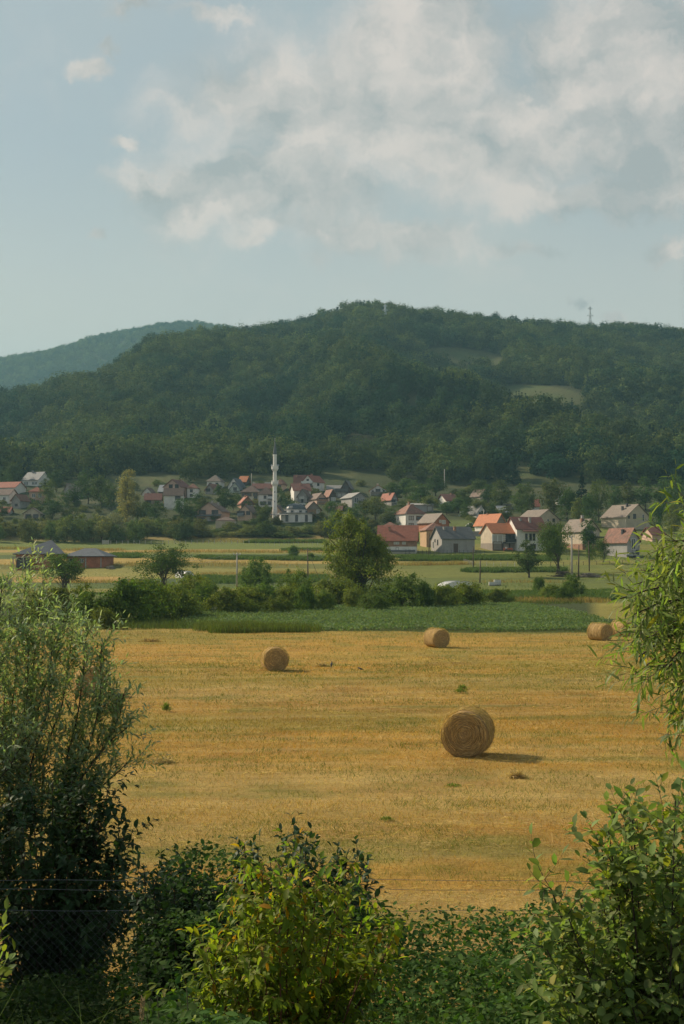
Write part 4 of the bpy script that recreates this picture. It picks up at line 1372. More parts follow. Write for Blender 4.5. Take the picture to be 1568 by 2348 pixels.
for px, top, base, w in ((470, 1140, 1176, 42), (515, 1120, 1176, 40), (535, 1136, 1172, 28), (452, 1128, 1170, 34), (440, 1150, 1192, 40), (600, 1150, 1194, 30), (608, 1158, 1200, 34), (660, 1136, 1164, 26),
                         (668, 1150, 1186, 24), (760, 1148, 1184, 30), (815, 1154, 1196, 44), (838, 1146, 1190, 40), (900, 1160, 1204, 40), (888, 1176, 1206, 36), (925, 1146, 1178, 40), (985, 1136, 1172, 36),
                         (1025, 1150, 1180, 40), (1050, 1140, 1176, 40), (1062, 1120, 1170, 36), (1100, 1146, 1184, 40), (1068, 1152, 1186, 30), (416, 1142, 1190, 36), (360, 1148, 1192, 40), (335, 1154, 1196, 44),
                         (316, 1150, 1200, 34), (232, 1090, 1166, 50), (255, 1100, 1170, 50), (150, 1124, 1166, 34), (28, 1060, 1112, 36), (128, 1078, 1128, 34), (12, 1076, 1120, 34), (170, 1118, 1160, 30), (80, 1150, 1178, 30),
                         (120, 1146, 1190, 50), (160, 1156, 1192, 46), (5, 1150, 1186, 30), (730, 1168, 1196, 30), (772, 1166, 1198, 34), (500, 1110, 1136, 20), (645, 1120, 1160, 20), (1080, 1200, 1214, 22), (565, 1146, 1178, 22),
                         (950, 1100, 1150, 40), (965, 1110, 1160, 40), (905, 1106, 1150, 44), (930, 1096, 1140, 40), (1000, 1090, 1136, 44), (1120, 1110, 1160, 40), (1100, 1098, 1140, 44), (1150, 1100, 1170, 44)):
    tree_px('round%d' % random.randrange(4) if random.random() < .7 else 'slim%d' % random.randrange(3), 'broadleaf_tree', 'round green tree growing among the village houses', px, top, base, w * 1.1, group='trees among the village houses')
rt = np.random.default_rng(12)
for k in range(92):
    px = -14 + (905 + 14) * (k + rt.uniform(0, 1)) / 92
    lim = np.interp(px, [0, 60, 180, 300, 430, 480, 620, 700, 770, 905], [1186, 1190, 1176, 1192, 1182, 1202, 1194, 1204, 1172, 1194])
    base = rt.uniform(1216, 1244) if px < 440 else rt.uniform(1212, 1234)
    top = lim + rt.uniform(-4, 24)
    w = rt.uniform(34, 58)
    tree_px('thick%d' % rt.integers(4), 'broadleaf_bush', 'green bush in the long thicket between meadow and village', px, top, base, w, 'bush', 'bushes of the thicket below the village')
for k in range(105):
    px, base = rt.uniform(-10, 1180), rt.uniform(1112, 1206)
    if px > 900 and base > 1190:
        continue
    h_ = rt.uniform(10, 20)
    tree_px('thick%d' % rt.integers(4) if k % 3 else 'round%d' % rt.integers(4), 'garden_bush', 'low green bush in the gardens and on the slope between the village houses', px, base - h_, base, h_ * rt.uniform(1.2, 1.9), 'bush', 'garden bushes of the village')
# clipped hedge balls along the lawn
for k in range(15):
    px, row = 1062 + k * 6.4, 1184 + k * 3.3
    tree_px('thick%d' % (k % 4), 'hedge_bush', 'rounded clipped bush in the diagonal hedge above the lawn', px, row - 11, row + 1, 17, 'bush', 'clipped bushes edging the lawn')

HEDGE = [(150, 1345, 1424, 96), (205, 1356, 1432, 60), (285, 1334, 1432, 128), (345, 1330, 1424, 110), (398, 1345, 1418, 100), (455, 1322, 1398, 100), (480, 1342, 1404, 84), (520, 1352, 1410, 74), (560, 1350, 1404, 84),
         (610, 1346, 1402, 84), (655, 1345, 1402, 66), (684, 1312, 1390, 76), (702, 1346, 1404, 52), (770, 1330, 1392, 96), (818, 1352, 1398, 44), (880, 1345, 1394, 70), (922, 1322, 1396, 104), (975, 1346, 1396, 58),
         (1022, 1344, 1394, 62), (1062, 1341, 1392, 68), (1088, 1352, 1388, 40), (1312, 1322, 1372, 50), (1265, 1346, 1376, 64), (1236, 1328, 1362, 24), (240, 1398, 1442, 46), (545, 1372, 1408, 60), (640, 1370, 1410, 60),
         (745, 1360, 1402, 50), (1290, 1350, 1380, 50), (860, 1368, 1402, 60), (430, 1370, 1416, 60), (90, 1360, 1424, 80), (1140, 1356, 1384, 50)]
HL = {2: 'widest dark round bush of the hedgerow, at its left end', 5: 'dark bush rising behind the hedgerow left of the wooden pole', 11: 'dark green bush between the leaning pole and the big field tree',
      12: 'yellowish green sapling bush in front of the hedgerow', 16: 'olive green rounded bush at the right foot of the big field tree', 21: 'dense dark bush at the foot of the concrete pole', 23: 'thin dead topped shrub near the white crates'}
for k, (px, top, base, w) in enumerate(HEDGE):
    lab, grp = (HL[k], None) if k in HL else ('mid green bush in the hedgerow behind the crop field', 'bushes of the hedgerow')
    tree_px('bush%d' % (k % 5), 'hedge_bush', lab, px, top - 7, base, w * 1.28, 'bush', grp)

# ------------------------------------------------------------------ crops and tall grass as masses
def blades(P, H, Wd, rng, lean=.35, cols=None):
    n = len(P)
    a = rng.uniform(0, 2 * math.pi, n)
    s = np.stack([np.cos(a), np.sin(a), np.zeros(n)], -1)
    b = rng.uniform(0, 2 * math.pi, n)
    l = np.stack([np.cos(b), np.sin(b), np.zeros(n)], -1) * (lean * rng.uniform(.2, 1.6, n))[:, None]
    H = np.broadcast_to(H, n)[:, None]
    Wd = np.broadcast_to(Wd, n)[:, None]
    v = np.empty((n, 5, 3))
    v[:, 0] = P - s * Wd / 2
    v[:, 1] = P + s * Wd / 2
    m = P + l * H * .3 + np.array([0, 0, .6]) * H
    v[:, 2] = m + s * Wd * .35
    v[:, 3] = m - s * Wd * .35
    v[:, 4] = P + l * H + np.array([0, 0, 1.0]) * H * (1 - .25 * lean)
    q = np.arange(n)[:, None] * 5
    return v.reshape(-1, 3), [q + np.array([[0, 1, 2, 3]]), q + np.array([[3, 2, 4]])]


def scatter_px(poly, y0, y1, n, seed, dens_noise=None):
    """ground points whose place lies in a region given by (row) -> (px from, px to)"""
    rng = np.random.default_rng(seed)
    D = rng.uniform(y0, y1, n)
    row = HOR + F * EYE / D
    a = np.interp(D, poly[0], poly[1])
    b = np.interp(D, poly[0], poly[2])
    px = a + (b - a) * rng.uniform(0, 1, n)
    x = (px - 784) / F * D
    return np.stack([x, D, gz(x, D)], -1), rng


def stuff(name, label, V, faces, mat, cols):
    o = link_mesh(name, np_mesh(name, V, faces, MAT[mat], cols))
    return tag(o, label, name.replace('_', ' '), kind='stuff')


# potato field: leafy mounds in rows
P, rng = scatter_px(([122, 126, 130, 136, 150, 165, 185, 205], [700, 520, 450, 415, 430, 470, 640, 900], [1400, 1420, 1410, 1400, 1372, 1330, 1260, 1180]), 124, 200, 26000, 31)
P[:, 1] += .0
rowk = np.abs(((P[:, 1] + .05 * P[:, 0]) / .75) % 1 - .5)
P = P[(rowk < .36) & (P[:, 1] > np.interp(784 + P[:, 0] / P[:, 1] * F, [430, 700, 1000, 1568], [131, 126, 125, 124]) + 9 * (fbm(P[:, 0] / 7, P[:, 1] * 0, 19, 3) - .5))]
k = 5
Q = np.repeat(P, k, 0) + rng.normal(size=(len(P) * k, 3)) * np.array([.22, .22, .10])
Q[:, 2] += .24 + .10 * fbm(Q[:, 0] / 2, Q[:, 1] / 2, 7)
N = unit(rng.normal(size=Q.shape) * .6 + np.array([0, 0, .8]))
V, fc = cards(Q, N, rng.uniform(.14, .30, len(Q)), rng.uniform(.10, .2, len(Q)), rng)
stuff('potato_crop', 'field of leafy dark green potato plants behind the hay field', V, [fc], 'leaf_crop', leaf_cols(rng, len(Q), .85 + .4 * fbm(Q[:, 0] / 9, Q[:, 1] / 14, 8)))
# maize and vegetable plots near the village
Ps = []
for (d0, d1, a0, a1, n, sd) in ((225, 262, 1095, 1420, 5200, 41), (365, 378, 905, 1300, 5200, 42), (330, 339, 1060, 1300, 2600, 43), (452, 460, 560, 760, 2600, 44), (404, 412, 640, 850, 2000, 45), (366, 374, 430, 800, 2600, 46), (372, 386, 255, 330, 900, 47), (300, 322, 420, 760, 3800, 48)):
    p_, rng = scatter_px(([0, 999], [a0, a0], [a1, a1]), d0, d1, n, sd)
    pp = 784 + p_[:, 0] / p_[:, 1] * F
    e_ = np.minimum(np.minimum(pp - a0, a1 - pp) / (a1 - a0) * 7, np.minimum(p_[:, 1] - d0, d1 - p_[:, 1]) / (d1 - d0) * 4)
    Ps.append(p_[e_ > 1.6 * fbm(p_[:, 0] / 5, p_[:, 1] / 5, sd) - .55])
P = np.concatenate(Ps)
P = np.repeat(P, 3, 0) + rng.normal(size=(len(P) * 3, 3)) * np.array([.3, .3, .02])
V, fc = blades(P, rng.uniform(.5, 1.15, len(P)), rng.uniform(.10, .24, len(P)), rng, .6)
stuff('maize_crop', 'rows of green maize and vegetables in the plots before the village', V, fc, 'leaf_maize', leaf_cols(rng, len(P), np.ones(len(P)), k=5))


def tall_grass(name, label, specs, seed, h=(.5, 1.1), col=(.30, .22, .08), var=.35, w=(.03, .09), spread=.35):
    rng = np.random.default_rng(seed)
    L = []
    for (d0, d1, a0, a1, n) in specs:
        p_, _ = scatter_px(([0, 999], [a0, a0], [a1, a1]), d0, d1, n, int(rng.integers(1e6)))
        pp = 784 + p_[:, 0] / p_[:, 1] * F
        e = np.clip(np.minimum(pp - a0, a1 - pp) / (a1 - a0) * 4, 0, 1)
        L.append(p_[rng.uniform(0, 1, len(p_)) < (.25 + .75 * e) * (.35 + fbm(p_[:, 0] / 3, p_[:, 1] / 3, seed))])
    P = np.concatenate(L)
    H = rng.uniform(h[0], h[1], len(P)) * (.6 + .7 * fbm(P[:, 0] / 4, P[:, 1] / 4, seed + 1))
    V, fc = blades(P, H, rng.uniform(w[0], w[1], len(P)), rng, .45)
    c = np.array(col) * (1 + var * rng.uniform(-1, 1, (len(P), 1))) * (1 + .15 * rng.uniform(-1, 1, (len(P), 3)))
    return stuff(name, label, V, fc, 'blade', np.repeat(c, 5, 0))


tall_grass('dry_grass', 'tall dry golden grass along the field margins in the valley',
           [(346, 358, 0, 700, 5000), (392, 402, 250, 830, 5000), (300, 306, 100, 330, 1400), (326, 330, 440, 760, 2500), (408, 416, 140, 290, 1700), (452, 462, 440, 770, 3500), (352, 358, 905, 1090, 2600), (300, 304, 1060, 1330, 700), (212, 222, 1180, 1400, 2500), (420, 426, -20, 120, 1500)], 51)
tall_grass('weed_patch', 'tall green weeds standing at the edge of the hay field before the crop',
           [(121, 129, 478, 600, 5200), (122, 127, 590, 735, 2600), (124, 132, 440, 520, 1500)], 52, (.5, 1.05), (.115, .145, .035), .4, (.02, .06))
tall_grass('rough_grass', 'rough green grass at the foot of the hedgerow',
           [(134, 146, 180, 520, 6500), (150, 172, 380, 760, 6000), (190, 206, 620, 1110, 5000), (205, 225, 1090, 1340, 4500), (140, 150, -40, 240, 3000), (128, 136, 215, 470, 2500), (236, 300, 880, 1300, 2600), (240, 330, 160, 700, 3000)], 53, (.25, .8), (.095, .125, .035), .4, (.02, .06))

# ------------------------------------------------------------------ poles, wires, fences, small things in the valley
def pole(label, px, top, base, mat, rad, lean=0.0, arm=False, ins=2, name='utility_pole'):
    p = hit(px, base, 150)
    h = (base - top) / F * p[1]
    r = empty(name, p)
    tag(r, label, 'pole')
    MB().tube([(0, 0, -.6), (lean * h * .5, 0, h * .5), (lean * h, 0, h)], [rad * 1.2, rad, rad * .75], 8).build('post', MAT[mat], r, smooth=True)
    if arm:
        MB().box(lean * h - .7, lean * h + .7, -.09, .09, h - .45, h - .32).build('crossarm', MAT['metal_grey'], r)
        for q in np.linspace(-.6, .6, ins):
            MB().lathe([(.05, h - .317), (.09, h - .25), (.05, h - .18), (.08, h - .12), (.02, h - .05)], 8, (lean * h + q, 0)).build('insulator', MAT['plastic_white'], r)
    return np.array([p[0] + lean * h, p[1], p[2] + h - .1])


T1 = pole('pale concrete pole with a crossarm rising from the hedgerow, left of the big field tree', 543, 1267, 1352, 'pole_concrete', .17, arm=True)
T2 = pole('thin dark wooden pole left of the big field tree', 706, 1257, 1330, 'pole_wood', .13, -.01)
T3 = pole('thick pale concrete pole with a crossarm beside the log pile', 1311, 1227, 1327, 'pole_concrete', .21, arm=True)
T4 = pole('brown wooden pole close beside the thick concrete pole', 1326, 1250, 1324, 'pole_wood', .15, .02)
T5 = pole('slim wooden pole on the meadow right of the concrete pole', 1351, 1240, 1310, 'pole_wood', .12, -.02)
T6 = pole('short dark pole beside the white polytunnel', 1100, 1285, 1336, 'pole_wood', .13, .03)
T7 = pole('dark pole standing at the right corner of the grey plastered house', 1085, 1252, 1301, 'pole_wood', .12)
T8 = pole('dark pole between the red barn and the grey plastered house', 983, 1222, 1275, 'pole_wood', .13, .03)
pole('tall bare pole on the wooded slope above the lawn', 1019, 1075, 1120, 'pole_concrete', .2, name='utility_pole')
pole('thin pole rising from the roofs left of the minaret', 618.5 - 42, 1085, 1118, 'pole_concrete', .16)
pole('thin dark pole beside the slate roofed house on the left', 124, 1077, 1112, 'pole_wood', .15)
pole('grey pole in front of the white bungalow by the hedge', 1109, 1168, 1200, 'pole_concrete', .16)
pole('slim pole at the left corner of the pyramid roofed white house', 931, 1175, 1212, 'pole_concrete', .14)


def cable(label, a, b, sag, rad=.022, n=14):
    a, b = np.array(a), np.array(b)
    pts = [a + (b - a) * s - np.array([0, 0, 4 * sag * s * (1 - s)]) for s in np.linspace(0, 1, n)]
    o = MB().tube(pts, rad, 4).build('overhead_wire', MAT['wire'])
    tag(o, label, 'wire')


TL = np.array(at(395, 1286, T1[1] + 38))
cable('overhead wire running left from the concrete pole into the airy field tree', T1 + (-.5, 0, 0), TL, .5)
cable('second overhead wire running left from the concrete pole, a little lower', T1 + (.5, 0, -.2), TL + (0, 0, -.9), .6)
cable('overhead wire from the concrete pole to the thin dark wooden pole', T1, T2, 1.0)
cable('overhead wire from the thin dark wooden pole into the big field tree', T2, at(800, 1300, 300), .6)
cable('overhead wire from the thick concrete pole to the slim wooden pole on its right', T3, T5, .35)
cable('overhead wire from the thick concrete pole up to the glazed gable', T3, at(1330, 1192, 415), .8)
MB().tube([at(737, 1313, 262) + (0, 0, -2.2), at(712, 1278, 262)], [.05, .03], 5).build('leaning_stake', MAT['pole_wood'])
tag(bpy.data.objects['leaning_stake'], 'thin bare stake leaning left of the big field tree', 'stake')


def post_fence(label, pts, h, mat, rails=1, rad=.07, braces=(), name='post_fence', wire='wire'):
    p0 = hit(*pts[0], 150)
    r = empty(name, p0)
    tag(r, label, 'fence')
    P = [hit(px, row, 150) - p0 for px, row in pts]
    for k, q in enumerate(P):
        MB().box(q[0] - rad, q[0] + rad, q[1] - rad, q[1] + rad, q[2] - .4, q[2] + h).build('post', MAT[mat], r)
        if k in braces:
            MB().obox(q + (0, 0, h * .9), q + (1.1, 0, 0), .1, .1).build('brace', MAT[mat], r)
    for k in range(rails):
        z = h * (.92 - .4 * k)
        MB().tube([q + (0, -rad - .015, z) for q in P], .014, 4).build('rail', MAT[wire], r)
    return r


post_fence('row of white posts along the far edge of the meadow below the thicket', [(254 + 13.2 * k, 1247.2 - .012 * k * 3) for k in range(25)], 1.15, 'post_white', 2, .075, (4, 11, 19))
post_fence('shorter white post fence on the meadow before the dry bank', [(585 + 11 * k, 1251 - .05 * k) for k in range(14)], 1.0, 'post_white', 1, .055)
post_fence('low white posted fence around the vegetable plot in front of the beige house', [(1064 + 3.2 * k, 1290 + .9 * k) for k in range(7)] + [(1100 + 16 * k, 1297 + .3 * k) for k in range(6)], 1.0, 'post_white', 2, .06)
post_fence('dark garden fence in front of the red barn and grey house', [(930 + 9.5 * k, 1270.5 + .1 * k) for k in range(20)], 1.3, 'trim_dark', 2, .05)
post_fence('wooden posts along the meadow at the right', [(1262 + 15 * k, 1298 - .5 * k) for k in range(14)], .95, 'pole_wood', 1, .05)


def gate(label, px, row, w):
    p = hit(px, row, 150)
    r = tag(empty('gate', p), label, 'gate')
    for x in (-w / 2, w / 2):
        MB().box(x - .08, x + .08, -.08, .08, -.3, 1.5).build('post', MAT['post_white'], r)
    g = MB()
    for k in range(6):
        x = -w / 2 + .25 + (w - .5) * k / 5
        g.box(x - .1, x + .1, -.03, .03, .15, 1.35)
    g.box(-w / 2 + .09, w / 2 - .09, .032, .08, .4, .52).box(-w / 2 + .09, w / 2 - .09, .032, .08, 1.0, 1.12)
    g.build('panel', MAT['post_white'], r)


gate('small grey wooden gate at the left end of the white posts', 242, 1248, 2.0)


def tunnel(label, px, row, wpx, hpx, L_, yaw, name='polytunnel'):
    p = hit(px, row, 150)
    s = p[1] / F
    a, h = wpx * s / 2, hpx * s
    r = tag(empty(name, (p[0], p[1] + 2.5, p[2]), yaw), label, 'polytunnel')
    prof = [(a * math.cos(q), h * math.sin(q)) for q in np.linspace(0, math.pi, 13)]
    g = MB()
    n = len(prof)
    vs = [(x, y, z) for y in (-L_ / 2, L_ / 2) for x, z in prof]
    g.add(vs, [(i, i + 1, i + 1 + n, i + n) for i in range(n - 1)] + [tuple(range(n)), tuple(range(2 * n - 1, n - 1, -1))])
    g.build('cover', MAT['plastic_white'], r)
    for y in np.linspace(-L_ / 2, L_ / 2, 5):
        MB().tube([(x * 1.005, y, z * 1.005 + .01) for x, z in prof], .035, 5).build('hoop', MAT['metal_grey'], r)
    return r


tunnel('long low white plastic tunnel beside the short dark pole', 1050, 1349, 84, 17, 5, math.radians(14))
tunnel('white plastic tunnel mostly hidden behind the airy field tree', 420, 1326, 26, 17, 5, math.radians(30))
tunnel('round white plastic dome at the end of the clipped hedge by the bungalow', 1061, 1184, 15, 13, 3, 0)


def crate(label, px, row, w, h):
    p = hit(px, row, 150)
    s = p[1] / F
    w, h = w * s, h * s
    r = tag(empty('storage_tank', p), label, 'tank')
    MB().box(-w / 2, w / 2, 0, w * .9, .12, h).build('tank', MAT['plastic_white'], r)
    g = MB()
    for k in range(5):
        x = -w / 2 + w * k / 4
        g.box(x - .02, x + .02, -.04, -.003, 0, h + .02)
    for z in (.2, h * .5, h):
        g.box(-w / 2, w / 2, -.075, -.042, z - .02, z + .02)
    g.build('cage', MAT['metal_grey'], r)
    MB().box(-w / 2, w / 2, -.02, w * .9, -.1, .115).build('pallet', MAT['pole_wood'], r)


crate('left lower white tank in a metal cage on the meadow', 1128, 1343, 13, 9)
crate('right taller white tank in a metal cage on the meadow', 1141, 1342, 15, 13)

def pile(name, label, px, row, wpx, hpx, mat, n, ln, rad, cat):
    p = hit(px, row, 150)
    s = p[1] / F
    w, h = wpx * s, hpx * s
    rg = np.random.default_rng(int(px))
    g = MB()
    for k in range(n):
        x = rg.normal() * w * .26
        z = max(.06, (h * (1 - (2 * x / w) ** 2)) * rg.uniform(.05, 1))
        a_, e_ = rg.uniform(-.6, .6), rg.uniform(-.25, .25)
        d = np.array([math.cos(a_), math.sin(a_), e_]) * ln * rg.uniform(.5, 1) / 2
        c_ = np.array([x, rg.normal() * .6, z])
        g.tube([c_ - d, c_ + d], [rad * rg.uniform(.6, 1.2), rad * .7], 5)
    tag(g.build(name, MAT[mat], None, p), label, cat)


pile('log_pile', 'heap of pale cut logs right of the concrete pole', 1350, 1323, 46, 9, 'bark_pale', 110, 2.2, .11, 'logs')
pile('brush_pile', 'heap of brown brushwood left of the concrete pole', 1293, 1322, 40, 12, 'bark', 130, 2.4, .06, 'brushwood')
pile('rubble_heap', 'small heap of rubble beside the unfinished brick bungalow', 254, 1304, 14, 7, 'rubble', 60, .7, .18, 'rubble')
pile('brush_pile', 'reddish dry brush lying in the dark gap under the big field tree', 770, 1389, 40, 12, 'bark_red', 120, 2.0, .04, 'brushwood')

# parked things by the houses
def car(label, px, row, paint, wpx=22):
    p = hit(px, row, 150)
    s = wpx / F * p[1]
    r = tag(empty('parked_car', p), label, 'car')
    pr = [(-.5, .30), (-.5, .52), (-.30, .60), (-.18, .90), (.22, .92), (.38, .62), (.5, .56), (.5, .30)]
    MB().prism([(a_ * s, z * 1.55) for a_, z in pr], -.8, .8, 'y').build('body', MAT[paint], r)
    g = MB().prism([(a_ * s, z * 1.55) for a_, z in [(-.27, .63), (-.17, .86), (.20, .88), (.33, .65)]], -.83, -.803, 'y').build('window', MAT['glass_dark'], r)
    for x in (-.3, .3):
        for y in (-.82, .62):
            w_ = MB()
            pts = [(x * s, y, .32), (x * s, y + .2, .32)]
            w_.tube(pts, .32, 12).build('wheel', MAT['trim_dark'], r)


car('white car parked by the diagonal hedge below the bungalow', 1078, 1209, 'trim_white', 20)
car('white car parked before the grey gable in the middle of the village', 692, 1160, 'trim_white', 17)
car('pale car parked in front of the rust red roofed house', 1447, 1278, 'metal_grey', 24)
b_ = hit(1107, 1267, 150)
g = MB().box(-5.0, 5.0, -.08, .08, -.4, 1.2)
tag(g.build('garden_wall', MAT['roof_sheet'], None, at(1095, 1219, 432) - (0, 0, 1.0)), 'pale grey wall along the road below the clipped hedge', 'wall')
def skinned(name, vs, es, rd, mat, parent=None, loc=(0, 0, 0)):
    me = bpy.data.meshes.new(name)
    me.from_pydata(vs, es, [])
    me.materials.append(MAT[mat])
    o = link_mesh(name, me, parent, loc)
    md = o.modifiers.new('skin', 'SKIN')
    md.use_smooth_shade = True
    for v_, q in zip(me.skin_vertices[0].data, rd):
        v_.radius = (q, q)
    me.skin_vertices[0].data[0].use_root = True
    o.modifiers.new('sub', 'SUBSURF').levels = 1
    return o


p = hit(1159, 1263, 150)
PB = (p[0], p[1] - 1.5, p[2])
bv = [(0, 0, .55), (0, -.02, .8), (0, -.02, 1.0), (0, -.04, 1.14), (0, -.06, 1.22), (0, -.08, 1.34), (.2, 0, 1.02), (.27, -.12, .78), (.14, -.36, .68), (-.2, 0, 1.02), (-.27, -.12, .78), (-.14, -.36, .68),
      (.11, -.05, .52), (.14, -.46, .50), (.14, -.48, .07), (-.11, -.05, .52), (-.14, -.46, .50), (-.14, -.48, .07), (.14, -.64, .04), (-.14, -.64, .04)]
be = [(0, 1), (1, 2), (2, 3), (3, 4), (4, 5), (2, 6), (6, 7), (7, 8), (2, 9), (9, 10), (10, 11), (0, 12), (12, 13), (13, 14), (0, 15), (15, 16), (16, 17), (14, 18), (17, 19)]
br = [.14, .145, .15, .055, .085, .08, .075, .05, .04, .075, .05, .04, .085, .07, .045, .085, .07, .045, .04, .04]
body = tag(skinned('person', bv, be, br, 'skin', None, PB), 'person in a pale shirt sitting on the orange bench under a balcony', 'person')
skinned('shirt', bv[:3] + [bv[6], bv[7], bv[9], bv[10]], [(0, 1), (1, 2), (2, 3), (3, 4), (2, 5), (5, 6)], [.16, .165, .165, .09, .066, .09, .066], 'trim_white', body)
skinned('trousers', [bv[0]] + bv[12:18], [(0, 1), (1, 2), (2, 3), (0, 4), (4, 5), (5, 6)], [.155, .1, .085, .06, .1, .085, .06], 'trim_dark', body)
skinned('hair', [(0, -.03, 1.33), (0, -.05, 1.42), (0, 0, 1.27)], [(0, 1), (0, 2)], [.088, .06, .06], 'trim_brown', body)
bn = tag(empty('garden_bench', (PB[0] + .5, PB[1] + .12, PB[2])), 'bright orange bench under the balcony of the beige house', 'bench')
MB().box(-1.3, 1.3, -.25, .25, .36, .42).build('seat', MAT['red_thing'], bn)
MB().box(-1.3, 1.3, .2, .25, .45, .82).build('backrest', MAT['red_thing'], bn)
for x in (-1.15, 1.15):
    MB().box(x - .04, x + .04, -.22, .18, -.3, .357).build('leg', MAT['red_thing'], bn)


# ------------------------------------------------------------------ pylons on the hill
def pylon(label, px, top, base, D, wpx, bar=1.0):
    p = at(px, base, D)
    p[2] = float(gz(p[0], D)) - 1
    H = EYE + ray(px, top)[2] * D - p[2]
    w = wpx / F * D
    r = tag(empty('power_pylon', p), label, 'pylon')
    g = MB()
    lv = np.linspace(0, 1, 9)
    ww = w / 2 * (1 - .86 * lv ** .8)
    for sx, sy in ((1, 1), (1, -1), (-1, 1), (-1, -1)):
        for i in range(8):
            g.obox((sx * ww[i], sy * ww[i], lv[i] * H), (sx * ww[i + 1], sy * ww[i + 1], lv[i + 1] * H), .55 * bar, .55 * bar)
    for i in range(8):
        for sy in (1, -1):
            g.obox((-ww[i], sy * ww[i], lv[i] * H), (ww[i + 1], sy * ww[i + 1], lv[i + 1] * H), .36 * bar, .36 * bar)
            g.obox((ww[i], sy * ww[i], lv[i] * H), (-ww[i + 1], sy * ww[i + 1], lv[i + 1] * H), .36 * bar, .36 * bar)
    g.build('lattice_mast', MAT['metal_pale'], r)
    for z, l in ((.93, 1.0), (.74, 1.35), (.55, 1.1)):
        g = MB()
        g.obox((-l * w * .55, 0, z * H), (l * w * .55, 0, z * H), .5, .5)
        g.obox((-l * w * .55, 0, z * H), (0, 0, z * H + .07 * H), .18, .18).obox((l * w * .55, 0, z * H), (0, 0, z * H + .07 * H), .18, .18)
        g.build('crossarm', MAT['metal_pale'], r)


pylon('lattice power pylon standing among the trees just below the hilltop', 883, 698, 752, 1243, 9)
pylon('lattice power pylon on the skyline at the right', 1353, 702, 752, 1440, 10, .5)
# ------------------------------------------------------------------ hay bales and the mown field
m, t, p, o = principled('hay_side')
g = t.n('ShaderNodeTexCoord').outputs['Object']
s_ = t.n('ShaderNodeSeparateXYZ', ins={0: g})
angn = t.math('ARCTAN2', s_.outputs[0], s_.outputs[2])
mpv = t.n('ShaderNodeCombineXYZ', ins={0: t.math('MULTIPLY', angn, 1.2), 1: t.math('MULTIPLY', s_.outputs[1], 26.0), 2: t.math('MULTIPLY', angn, .7)}).outputs[0]
n1 = t.noise(mpv, 1.6, 7, .7)
n2 = t.noise(g, 3.0, 5, .6)
c = t.ramp(n1, [(.28, (.22, .135, .05)), (.5, (.50, .335, .145)), (.72, (.68, .51, .25))])
c = t.mix(t.mapr(n2, .4, .7, 0, .4), c, (.24, .15, .06))
t.link(c, p.inputs['Base Color'])
p.inputs['Roughness'].default_value = .9
p.inputs['Specular IOR Level'].default_value = .15
bp = t.n('ShaderNodeBump', ins={'Strength': 1.0, 'Distance': .06, 'Height': n1})
t.link(bp.outputs[0], p.inputs['Normal'])

m, t, p, o = principled('hay_end')
g = t.n('ShaderNodeTexCoord').outputs['Object']
s_ = t.n('ShaderNodeSeparateXYZ', ins={0: g})
zz = t.math('SUBTRACT', s_.outputs[2], .7)
rad = t.math('SQRT', t.math('ADD', t.math('MULTIPLY', s_.outputs[0], s_.outputs[0]), t.math('MULTIPLY', zz, zz)))
angn = t.math('ARCTAN2', s_.outputs[0], zz)
wob = t.noise(g, 2.2, 3, .5)
rr = t.math('ADD', t.math('ADD', rad, t.math('MULTIPLY', angn, .016)), t.math('MULTIPLY', wob, .09))
mpv = t.n('ShaderNodeCombineXYZ', ins={0: t.math('MULTIPLY', rr, 34.0), 1: t.math('MULTIPLY', t.math('SINE', angn), 1.3), 2: t.math('MULTIPLY', t.math('COSINE', angn), 1.3)}).outputs[0]
n1 = t.noise(mpv, 1.0, 7, .72)
c = t.ramp(n1, [(.30, (.20, .125, .052)), (.5, (.52, .36, .165)), (.70, (.74, .56, .29))])
t.link(c, p.inputs['Base Color'])
p.inputs['Roughness'].default_value = .9
p.inputs['Specular IOR Level'].default_value = .15
bp = t.n('ShaderNodeBump', ins={'Strength': 1.0, 'Distance': .07, 'Height': n1})
t.link(bp.outputs[0], p.inputs['Normal'])


def ribbons(A, B, C_, w, cols):
    """bent straws through A, B, C_"""
    n = len(A)
    d = unit(C_ - A)
    s = unit(np.cross(d, unit(np.random.default_rng(n).normal(size=(n, 3))))) * np.broadcast_to(w, n)[:, None] / 2
    v = np.stack([A - s, A + s, B - s, B + s, C_ - s * .4, C_ + s * .4], 1).reshape(-1, 3)
    q = np.arange(n)[:, None] * 6
    return v, [np.concatenate([q + np.array([[0, 1, 3, 2]]), q + np.array([[2, 3, 5, 4]])])], np.repeat(cols, 6, 0)


